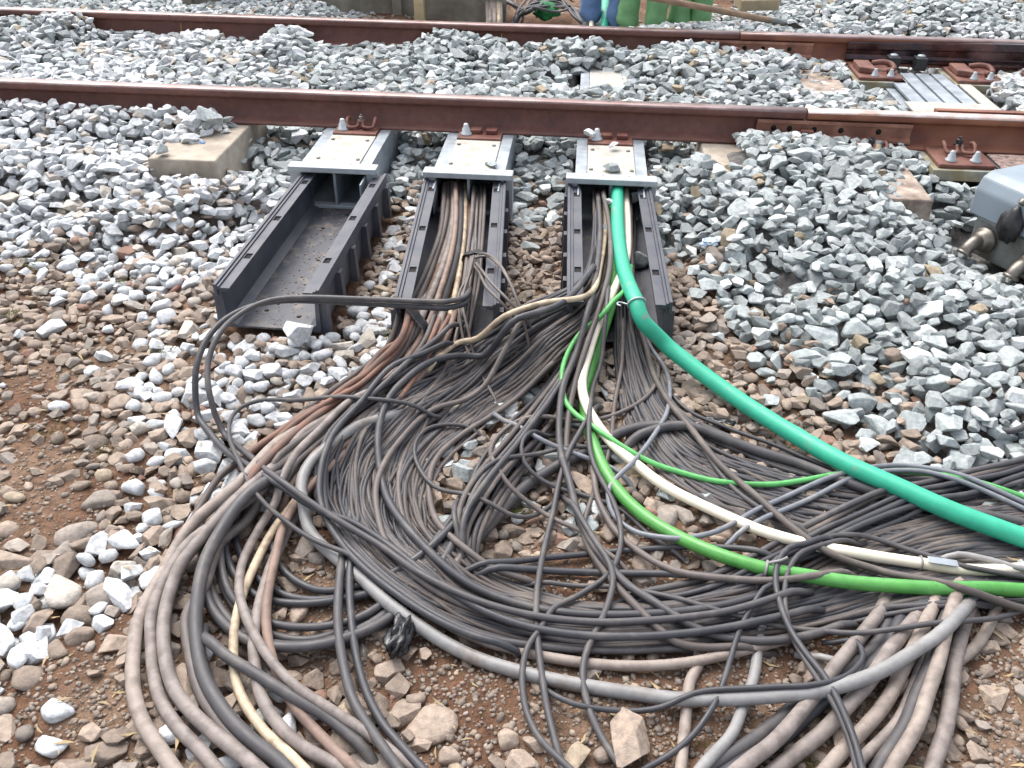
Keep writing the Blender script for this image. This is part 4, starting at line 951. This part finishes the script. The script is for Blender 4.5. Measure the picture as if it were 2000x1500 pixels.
# --- right hand bundle out of the right trough
bundle(52, ['1225,372,-14 1228,440,-14 1230,520,-14 1238,600,-15 1255,670 1290,760 1345,820 1430,862 1550,902 1650,932 1800,935 1920,925 2040,900',
            '1220,372,-14 1222,440,-14 1222,520,-14 1224,610,-15 1235,690 1265,790 1315,870 1400,925 1520,965 1650,990 1800,1000 1920,1010 2040,1010',
            '1213,372,-14 1213,440,-14 1210,520,-14 1206,620,-15 1212,710 1232,820 1275,900 1350,965 1470,1025 1620,1060 1800,1080 1920,1095 2040,1100'], .0083, D3, 'thin dark cable sweeping from the right trough towards the right edge', 'thin dark cables sweeping right', jit=3, cross=.12)
cable(S_('1200,870 1260,845 1330,832 1400,850 1480,880 1560,905 1650,940 1760,975 1900,1000 2040,1030'), .019, 'c_dark', 'thick black cable along the upper side of the bundle that sweeps right')
cable(S_('1235,372,-16 1240,450,-16 1238,560,-16 1262,680 1330,790 1420,835 1520,872 1600,905 1680,935'), .008, 'c_dark2', 'thin black cable, topmost in the bundle that sweeps right')
bundle(6, ['1170,1165 1250,1160 1380,1130 1480,1080 1580,1020 1700,965 1850,930 1960,905 2040,885', '1200,1195 1300,1190 1420,1165 1530,1120 1640,1065 1760,1010 1880,970 1970,945 2040,930'], .0115, D3, 'dark cables, from below, climbing from the arc to the right edge', 'dark cables climbing to the right edge', cross=.1)
# --- the big fan: right trough, left and round
G1 = '1160,372,-9 1158,450,-9 1152,515,-6 1120,562,-5 1020,606,-7 900,668 794,735 705,795 650,860 626,935 640,1000 712,1100 800,1165 900,1218 1050,1255 1200,1268 1400,1256 1560,1232 1700,1200 1850,1178 2040,1165'
G2 = '1176,372,-11 1176,450,-11 1172,525,-10 1140,590,-10 1050,650,-13 950,722 862,792 790,850 745,915 735,990 765,1055 835,1120 900,1160 985,1195 1085,1215 1220,1222 1400,1210 1560,1175 1700,1130 1850,1085 2040,1065'
G3 = '1196,372,-14 1196,450,-14 1193,545,-14 1160,625,-13 1090,695,-16 1000,775 920,840 865,890 838,945 832,1000 862,1050 925,1104 985,1138 1060,1163 1160,1180 1290,1185 1430,1165 1560,1120 1700,1055 1850,1010 2040,975'
bundle(84, [G1, G2, G3], .0084, ['c_dark', 'c_dark', 'c_darkbrown', 'c_greybrown', 'c_dark2'], 'thin dark cable in the dense fan curling left out of the right trough', 'thin cables of the big fan', jit=2.6, cross=.12)
bundle(7, ['1195,380,-10 1195,460,-10 1180,560,-10 1140,650 1060,760 980,850 915,930 890,1000 900,1070', '1205,380,-10 1205,460,-10 1200,560,-10 1170,660 1105,780 1040,880 980,960 935,1040 920,1110'], .0105, ['c_darkbrown', 'c_dark', 'c_greybrown'], 'dark cables, from the left, dropping from right trough into the coil', 'cables dropping into the coil')
cable(S_('1180,372,-9 1182,450,-9 1172,520,-4 1150,575,0 1060,592,0 980,618,-2 905,655 862,690 842,712,-13 815,745,-19 760,810,-21'), .0125, 'c_cream', 'cream cable bending left over the brown fan from the right trough')
cable(S_('1160,520,0 1100,590,0 1000,625,0 930,660 860,690 794,730 760,770 740,830 740,900 760,980 820,1060 900,1130 1000,1175 1120,1198 1260,1200 1400,1185 1550,1145'), .0145, 'c_dark2', 'smooth dark grey cable on top of the fan beside the cream one')
for i, s in enumerate(('1125,668 1060,730 980,800 900,850 850,900 838,960 860,1030 930,1090 1010,1125 1100,1140', '905,610 780,720 700,790 655,840 636,900 632,960 652,1032 712,1100 780,1156 860,1208 960,1248 1100,1266 1250,1270 1400,1262', '900,650 830,690 760,720 700,790 650,850 625,930 632,1000 680,1080 750,1145 850,1215 950,1258 1050,1272', '1050,640 950,720 850,790 780,860 740,930 735,990 760,1070 830,1140 930,1190 1060,1225 1200,1235 1380,1225')):
    cable(S_(s), .0115, ('c_greybrown', 'c_dark', 'c_dark2', 'c_greybrown')[i], ('innermost', 'third', 'outermost', 'second')[i]+' grey cable on top of the big arcs left of the middle', 'top cables of the big arcs')
# right side loose ones
cable(S_('1000,1125 1100,1140 1200,1145 1300,1165 1400,1193 1500,1217 1600,1230 1683,1235 1800,1223 1900,1213 2000,1190 2050,1178'), .0085, 'c_dark', 'thin dark cable crossing the lower right arcs from side to side')
cable(S_('880,1105 940,1100 1000,1097 1067,1088 1150,1080 1267,1072 1367,1067 1470,1075 1560,1100'), .011, 'c_dark2', 'black cable lying level across the bare soil in the centre, upper one')
cable(S_('900,1112 1000,1110 1090,1114 1167,1117 1300,1120 1400,1128 1480,1140'), .0125, 'c_dark2', 'black cable lying level across the bare soil in the centre, lower one')
# --- centre: loose loops and verticals
V = [('1215,600 1215,700 1200,790 1190,880 1160,960 1140,1040 1180,1110', .009, 'c_greybrown', 'thin grey cable straight down in front of the right trough'),
 ('985,700 968,735 961,766 970,802 1000,829 1045,856 1120,883 1200,916 1260,960', .0095, 'c_blue', 'bluish thin cable slanting down to the right through the loose loops'),
 ('900,957 964,905 1020,890 1100,872 1180,870 1262,858', .0085, 'c_dark', 'thin dark cable lying across behind the loose loops'),
 ('1290,712 1298,760 1340,820 1390,900 1440,960 1520,1010 1620,1050', .0095, 'c_dark', 'thin dark cable slanting to the right above the white cable'),
 ('964,850 925,835 880,829 835,838 811,868 814,904 844,943 895,967 960,990 1006,1006 1050,1000 1090,970 1112,920', .0082, 'c_dark', 'thin dark cable in a wide loop at the centre left'),
 ('1084,826 1045,838 1021,862 1021,895 1045,925 1090,949 1150,970 1220,1000 1290,1060 1370,1100', .0082, 'c_dark', 'thin dark cable in a small loop just left of the verticals'),
 ('1268,690 1284,715 1280,752 1252,784 1204,808 1140,818 1060,818 1000,828 964,856 960,896 988,944 1040,984 1100,1020 1140,1040 1200,1090 1260,1130', .0088, 'c_greybrown', 'grey cable in the widest loop around the centre'),
 ('1156,888 1164,960 1180,1000 1207,1040 1250,1077 1300,1107 1367,1125 1500,1132 1600,1125 1700,1105', .0115, 'c_greybrown', 'grey brown cable swinging right under the grass green cable'),
 ('1240,600 1248,640 1268,672 1296,712 1308,752 1304,800 1284,840 1236,904 1196,944 1188,972 1204,1008 1252,1040 1320,1054 1380,1044 1436,1020 1500,985 1590,945 1680,917 1760,908 1850,922 1940,955 2040,995', .0095, 'c_blue', 'bluish grey cable looping over the grass green cable and back up to the right'),
 ('1400,1065 1500,1010 1600,965 1690,925 1780,918 1860,935 1950,970 2040,1010', .0095, 'c_blue', 'bluish grey cable arching high at the right beside its twin'),
 ('1188,560,-2 1180,640 1160,740 1150,830 1158,900 1200,985 1213,1040 1207,1087 1187,1123 1133,1160 1083,1187 1057,1227 1030,1267 1020,1317 1027,1383 1053,1440 1093,1483 1145,1530', .0095, 'c_dark', 'thin dark cable wriggling down the centre and out at the bottom, leftmost there'),
 ('1168,380,-6 1172,450,-6 1165,530,-2 1150,600,-2 1124,680 1100,752 1092,824 1096,888 1112,940 1128,1000 1156,1060 1188,1100 1220,1136 1267,1170 1333,1213 1400,1240 1500,1252 1600,1235 1700,1195', .0135, 'c_dark', 'thick dark cable straight down from the right trough, curving right at the big arcs'),
 ('1178,376,-5 1190,440,-5 1192,510,-2 1180,570,-2 1150,660 1120,760 1108,840 1108,920 1128,1000 1150,1067 1187,1123 1233,1177 1283,1227 1333,1257 1417,1264 1520,1255', .0125, 'c_darkbrown', 'brown grey cable beside the thick dark one down the centre'),
 ('1185,770 1140,832 1112,880 1092,940 1080,1000 1060,1083 1048,1167 1050,1250 1063,1350 1077,1417 1097,1493 1115,1550', .0105, 'c_dark', 'dark cable dropping nearly straight to the bottom edge left of the centre'),
 ('1100,950 1127,1000 1160,1053 1190,1100 1197,1140 1180,1200 1150,1260 1138,1317 1150,1383 1177,1443 1213,1497 1250,1550', .0105, 'c_dark', 'grey black cable bending like an S over the pale arcs'),
 ('1040,1310 1067,1337 1100,1367 1167,1383 1283,1382 1367,1352 1500,1343 1587,1340 1650,1323 1683,1290 1683,1267 1667,1247 1600,1235', .0082, 'c_dark2', 'thin black cable following the light grey arc and hooking back at its right end'),
 ('1560,1125 1500,1143 1467,1187 1443,1233 1423,1300 1400,1367 1360,1427 1307,1473 1250,1505 1190,1540', .0088, 'c_dark2', 'thin dark cable curving down left over the pale arcs at the bottom'),
 ('1480,1130 1520,1090 1590,1060 1633,1047 1683,1045 1733,1057 1800,1080 1900,1112 2050,1132', .009, 'c_dark', 'dark cable humping over the white cable near its grey tag'),
 ('1230,372,-10 1232,450,-10 1235,540,-10 1245,620 1263,680 1282,742 1330,815 1400,900 1480,970 1560,1040 1617,1077 1700,1103 1800,1133 1900,1153 2050,1170', .0125, 'c_darkbrown', 'thick brown grey cable crossing over the grass green one at the right')]
late = V[-3:-1]
# --- coloured ones
GREEN = '1196,372,-9 1200,450,-9 1205,520,-8 1195,590,-7 1165,650 1148,710 1142,775 1152,840 1172,900 1205,955 1250,1000 1310,1040 1400,1082 1490,1110 1580,1125 1700,1140 1830,1150 1950,1150 2050,1152'
for s, r, m_, l in V[:7]: cable(S_(s), r, m_, l, stiff=.04)
gq = cable(S_(GREEN), .0185, 'c_green', 'thick grass green cable curving from the right trough to the right edge', stiff=.08)
for s, r, m_, l in V[7:8]: cable(S_(s), r, m_, l, stiff=.04)
wq = cable(S_('1222,372,-8 1226,450,-8 1222,510,-6 1195,575,-4 1170,625 1150,680 1137,745 1150,800 1190,860 1240,905 1300,950 1400,1000 1500,1042 1600,1068 1700,1085 1800,1100 1880,1112 1960,1112 2050,1105'), .0155, 'c_white', 'white cream cable lying between the grass green cable and the turquoise duct', stiff=.08)
lg = cable(S_('1232,520,-6 1225,560,-2 1190,595,-1 1150,630 1118,670 1100,715 1098,755 1110,790 1150,825 1200,862 1262,898 1330,922 1400,940 1490,946 1570,938 1650,925 1750,918 1850,930 1930,948 2050,985'), .0085, 'c_lgreen', 'thin bright green cable weaving over the white one to the right edge', stiff=.05)
for s, r, m_, l in V[8:10]+V[12:14]+V[10:12]+V[14:]: cable(S_(s), r, m_, l, stiff=.045)
cable(S_('2050,1112 1990,1108 1933,1093 1867,1080 1810,1084'), .0105, 'c_grey', 'pale grey cable end lying beside the grey tag at the right')
dq = cable(S_('1206,360,-5 1206,420,-5 1210,480,-4 1222,540,-2 1250,600,0 1300,665 1370,728 1450,785 1550,848 1650,905 1750,950 1850,995 1950,1033 2060,1070'), .0268, 'c_duct', 'thick turquoise green duct curving from the right trough across to the right edge', stiff=.12, sides=20, name='duct')
# pair hanging over the front right, crossing everything
cable(S_('1700,1040 1650,1052 1587,1070 1557,1087 1537,1123 1532,1173 1543,1227 1567,1280 1600,1333 1633,1387 1660,1447 1673,1497 1690,1560'), .0088, 'c_dark', 'dark cable crossing over everything at the lower right, inner one of the pair')
cable(S_('1660,1035 1610,1048 1573,1063 1543,1070 1520,1097 1515,1140 1527,1187 1547,1233 1577,1280 1613,1327 1647,1393 1670,1450 1683,1497 1700,1560'), .0098, 'c_dark2', 'dark cable crossing over everything at the lower right, outer one of the pair')
# left loops over the empty trough
cable(S_('916,574,-8 908,592,-2 880,600,1 850,601,2 740,594,1 620,588,0 542,588,0 479,603,-1 428,633,-2 394,682,-6 380,742,-12 383,796 410,844 446,883 500,922 560,958 626,997 690,1020 760,1065 850,1135 950,1195 1060,1230 1200,1243 1380,1232 1520,1205 1640,1170'), .0125, 'c_dark2', 'dark cable looping far left in front of the empty trough, outer one', stiff=.06)
cable(S_('918,566,-8 908,580,-1 885,587,3 842,589,4 710,584,3 590,581,2 518,589,2 461,619,1 424,658,0 406,712,-5 409,769,-10 430,820 470,874 518,919 590,970 660,1015 740,1062 830,1125 930,1172 1050,1203 1200,1215 1380,1200 1500,1170 1600,1130'), .0115, 'c_dark', 'dark cable looping far left in front of the empty trough, inner one', stiff=.06)
cable(S_('860,792 800,788 710,781 620,779 530,779 479,790 452,814 447,850 464,895 488,949 518,985 548,1008 592,1040 656,1072 700,1088 740,1097'), .0085, 'c_dark', 'thin dark cable in a small loop left of the brown bundle', stiff=.05)
# --- wraps, ties and tags
def near(q, px, py):
    a, b_ = proj(q[:, :3]); i = int(np.argmin((a-px)**2+(b_-py)**2)); i = min(max(i, 2), len(q)-3)
    return Vector(q[i, :3]), Vector(q[i+2, :3]-q[i-2, :3]).normalized()
def frame(c, t):
    t = Vector(t).normalized(); s = t.cross(Vector((0, 0, 1))).normalized(); u = s.cross(t); m_ = Matrix((s, t, u)).transposed().to_4x4(); m_.translation = c; return m_
def ring(q, px, py, r, label, tail=None, m='screw', w=.003):
    c, tg = near(q, px, py); mt = frame(c, tg); bm = bmesh.new()
    tube(bm, [mt@Vector((math.cos(a)*r, 0, math.sin(a)*r)) for a in np.linspace(0, 2*PI, 25)[:-1]], w, 6, closed=True)
    t_ = build('cable_tie', bm, M[m], None, True); tag(t_, label, 'cable tie')
    if tail:
        bm = bmesh.new(); tube(bm, cat([mt@Vector(v) for v in tail], 5), w*.9, 6); build('tie_tail', bm, M[m], t_, True)
    return mt
ring(dq, 1246, 592, .0305, 'whitish wire tie with a curled tail round the turquoise duct', [(.031, 0, 0), (.045, -.012, -.004), (.06, -.012, .0), (.07, .006, .012), (.064, .02, .02)])
mt = ring(wq, 1796, 1100, .0175, 'grey cable tie round the white cable near the right edge', [(0, 0, -.017), (-.02, -.02, -.015), (-.03, -.045, -.012)], 'c_grey', .0028)
bm = bmesh.new(); box(bm, -.005, .018, .012, .085, .022, .0245, .001); o = build('marker_tag', bm, M['galv']); o.matrix_world = mt; tag(o, 'blank grey marker tag clipped beside the white cable', 'tag')
mt = ring(gq, 1500, 1112, .0195, 'pale clamp with a short stub on the grass green cable', [(0, 0, .02), (-.01, .03, .03), (-.02, .045, .036)], 'c_grey', .004)
def tapewrap(pa, pb, wpx, label, z0, m='tape', w=.045, over=.004):
    A = P(*pa, z0); B = P(*pb, z0); d = (B-A)[:2]; L = np.linalg.norm(d); d /= L; nrm = np.array([-d[1], d[0]])
    bm = bmesh.new(); rows = []; n = 26
    zs = []
    for k in range(n+1):
        c = A[:2]+d*L*k/n; h = []
        for s in (-1, -.5, 0, .5, 1):
            i = int((c[0]+nrm[0]*s*w/2-X0)/CELL); j = int((c[1]+nrm[1]*s*w/2-Y0)/CELL); h.append(HC[j, i])
        zs.append(max(h))
    zs = np.array(zs); zs = np.maximum(box1(mx1(zs, 2), 2), zs)+over; e = np.clip(np.minimum(np.arange(n+1), n-np.arange(n+1))/2.5, 0, 1); zs = zs-(1-e)**2*.03
    for k in range(n+1):
        c = A[:2]+d*L*k/n
        rows.append([bm.verts.new((c[0]+nrm[0]*s*w/2, c[1]+nrm[1]*s*w/2, zs[k]-abs(s)*.0015+.0015*noise.noise(Vector((k*.6, s*2, 0))))) for s in (-1, -.5, 0, .5, 1)])
    for a, b_ in zip(rows, rows[1:]):
        for k in range(4): bm.faces.new((a[k], a[k+1], b_[k+1], b_[k]))
    bmesh.ops.solidify(bm, geom=bm.faces[:], thickness=.003)
    o = build('tape_wrap', bm, M[m], None, True); tag(o, label, 'tape wrap')
tapewrap((762, 648), (836, 664), 0, 'grey black tape band round the brown bundle in front of the middle trough', -.15)
tapewrap((903, 482), (948, 490), 0, 'dark tape band round the thin cables inside the middle trough', -.06, w=.035)
# black crumpled plastic
def crumple(px, py, z, sx, sy, sz, m, label, name, cat_, seed, rz=0):
    bm = bmesh.new(); bmesh.ops.create_icosphere(bm, subdivisions=4, radius=1)
    for v in bm.verts:
        c = v.co.copy(); n_ = abs(noise.noise(c*1.5+Vector((seed, 0, 0))))*.9+abs(noise.noise(c*3.2+Vector((0, seed, 0))))*.3
        c = c*(.65+n_); v.co = Vector((c.x*sx, c.y*sy, max(c.z, -.35)*sz))
    o = build(name, bm, M[m], None, True); q = P(px, py, z); o.location = (q[0], q[1], z); o.rotation_euler.z = rz; tag(o, label, cat_); return o
M['gloss'] = mat('glossy_black_film', (.012, .012, .014), .16, var=.2, bump=.3, bscale=60, bdist=.006)
crumple(782, 1243, -.222, .03, .065, .03, 'gloss', 'crumpled glossy black plastic scrap below the big arcs', 'plastic_scrap', 'plastic scrap', 3, -.15)
crumple(1412, 826, -.222, .05, .02, .014, 'gloss', 'crushed black plastic bit above the bundle that sweeps right', 'plastic_scrap', 'plastic scrap', 8, -.3)
M['wrapper'] = mat('pale_blue_film', (.36, .5, .68), .25, var=.2, bump=.3, bscale=50, col2=(.6, .66, .7), mscale=25)
crumple(1386, 472, -.10, .04, .03, .016, 'wrapper', 'crumpled pale blue wrapper among grey stones right of the right trough', 'wrapper', 'wrapper', 5, .4)
t = empty('rusty_bolt', P(346, 572, -.225), 'rusty old bolt lying on the gravel left of the empty trough', 'bolt')
bm = bmesh.new(); tube(bm, [(-.045, .0, .012), (.05, .01, .014)], .011, 10); build('shank', bm, M['plate'], t, True)
bm = bmesh.new(); lathe(bm, [(0, 0), (.02, 0), (.02, .014), (0, .014)], (.05, .01, .014), (1, .1, 0), 6); build('bolt_head', bm, M['plate'], t)
t.rotation_euler.z = 1.3
# moss and grass tufts
M['moss'] = mat('moss_green', (.13, .14, .03), .9, var=.4, scale=60, bump=.2)
bm = bmesh.new()
for px, py, n_, s in ((60, 525, 120, .05), (25, 610, 90, .035), (320, 685, 70, .03), (245, 565, 60, .03), (1012, 992, 110, .028), (765, 665, 60, .03), (700, 590, 50, .03), (640, 930, 30, .02), (1380, 1445, 30, .02), (1590, 1480, 40, .02), (210, 870, 60, .05), (100, 830, 80, .07), (140, 720, 60, .06)):
    q = P(px, py, -.235)
    for k in range(n_):
        x, y = q[0]+rng.normal()*s*.6, q[1]+rng.normal()*s*.5; i = int((x-X0)/CELL); j = int((y-Y0)/CELL); z = HS[j, i] if HS[j, i] < 1 else -.2
        a = rng.uniform(0, 6.28); l = rng.uniform(.008, .026); w = .0007; d = Vector((math.cos(a), math.sin(a), rng.uniform(.2, 1.1))).normalized()*l; sd = Vector((-d.y, d.x, 0)).normalized()*w
        b0 = Vector((x, y, z-.002)); bm.faces.new([bm.verts.new(v) for v in (b0-sd, b0+sd, b0+d*.6+sd+Vector((0, 0, l*.15)), b0+d)])
o = build('grass_tufts', bm, M['moss']); tag(o, 'small tufts of moss between the brown stones', 'grass', kind='stuff'); bm = bmesh.new()
for k in range(420):      # straw and rootlets lying about
    q = P(rng.uniform(0, 2000), rng.uniform(480, 1500), -.24); x, y = q[0], q[1]
    i = int((x-X0)/CELL); j = int((y-Y0)/CELL)
    if float(bil(KM[2], np.array([x]), np.array([y]))[0]) < .5 or BL[j, i]: continue
    a = rng.uniform(0, 6.28); l = rng.uniform(.012, .05); c_ = Vector((x, y, HS[j, i]+.003)); d = Vector((math.cos(a), math.sin(a), rng.uniform(-.1, .25)))*l; sd = Vector((-d.y, d.x, 0)).normalized()*.0008
    bm.faces.new([bm.verts.new(v) for v in (c_-sd, c_+sd, c_+d*.5+sd+Vector((-d.y, d.x, 0))*.15, c_+d)])
o = build('straw_litter', bm, mat('dry_straw', (.32, .24, .13), .8, bump=0)); tag(o, 'dry straw and rootlets lying on the brown gravel', 'straw', kind='stuff')
# --- cables beyond the far rail
def far_cable(pts, r, m, label, group=None, name='cable'):
    bm = bmesh.new(); tube(bm, cat([P(a, b_, c) for a, b_, c in pts], 8), r, 9); o = build(name, bm, M[m], None, True); tag(o, label, 'cable' if name == 'cable' else 'duct', group)
far_cable([(1181, 75, -.12), (1181, 48, -.04), (1182, 15, .02), (1183, -15, .03), (1185, -50, -.02)], .03, 'c_duct', 'turquoise duct coming up behind the far rail beside the blue jeans', name='duct')
far_cable([(1155, 75, -.12), (1155, 48, -.05), (1156, 15, .0), (1160, -15, .02), (1165, -50, -.02)], .017, 'c_white', 'cream cable behind the far rail left of the upright turquoise duct')
far_cable([(1163, 75, -.14), (1164, 45, -.08), (1168, 10, -.02), (1170, -20, .0), (1172, -50, -.05)], .012, 'c_green', 'green cable between the cream cable and turquoise duct behind the far rail')
for k in range(3): far_cable([(1168+k*4, 75, -.15), (1168+k*3, 45, -.1), (1172+k*2, 10, -.05), (1174+k*3, -30, -.05)], .008, 'c_dark', 'thin dark cable beside the upright turquoise duct', 'dark cables by the upright duct')
for k in range(7): far_cable([(952+k*4.5, 70, -.1), (953+k*4.2, 40, .0+.02*(k % 2)), (951+k*4.4, 5, .04), (948+k*5, -40, .02)], .0145, ('c_beige', 'c_pink', 'c_cream')[k % 3], 'pale brownish cable in the upright bundle before the concrete wall', 'pale cables before the wall')
for k in range(18):
    a = rng.uniform(-1, 1); b_ = rng.uniform(0, 1)
    far_cable([(1004+rng.normal()*9, 72, -.12), (1010+rng.normal()*5, 38, -.02+rng.uniform(-.02, .04)), (1018+rng.normal()*5, 20, .03+rng.uniform(-.03, .04)), (1018+a*45+20, 2+b_*12, .08*b_), (1030+a*75+30, -12+b_*18, .02)] if k < 11 else
              [(1020, 30, .0), (1040+rng.normal()*6, 14+rng.normal()*4, .03+rng.uniform(0, .05)), (1085, 8+rng.normal()*6, .03), (1118, 22+rng.normal()*6, -.02), (1140, 52+rng.normal()*5, -.08), (1146, 75, -.14)], .0095, D3[k % 5], 'thin dark cable in the knotted heap behind the far rail', 'knotted heap behind the far rail')
bm = bmesh.new(); bmesh.ops.create_icosphere(bm, subdivisions=3, radius=1)
for v in bm.verts: v.co = Vector((v.co.x*.085, v.co.y*.07, v.co.z*.06))*(1+.5*noise.noise(v.co*2.5)+.25*noise.noise(v.co*6))
o = build('green_bag', bm, mat('deep_green_cloth', (.02, .2, .06), .8, var=.3, bump=.4), None, True); o.location = P(1068, 22, .0); tag(o, 'small deep green cloth bag behind the knotted cables', 'bag')
# yellow marks: thin dry grass stems standing against the far rail
for i, (px, py) in enumerate(((363, 45), (578, 50), (979, 72), (1163, 75), (1345, 85))):
    q = P(px, py+4, .08); bm = bmesh.new(); tube(bm, [Vector((q[0]-.005, YF-.05, .03)), Vector((q[0], YF-.046, .08)), Vector((q[0]+.003, YF-.042, .112))], [.0022, .002, .001], 5)
    tag(build('grass_stem', bm, mat('dry_yellow_stem', (.35, .25, .05), .7, bump=0) if i == 0 else bpy.data.materials['dry_yellow_stem'], None, True), 'dry yellow grass stem standing against the far rail', 'grass stem', 'yellow stems along the far rail')
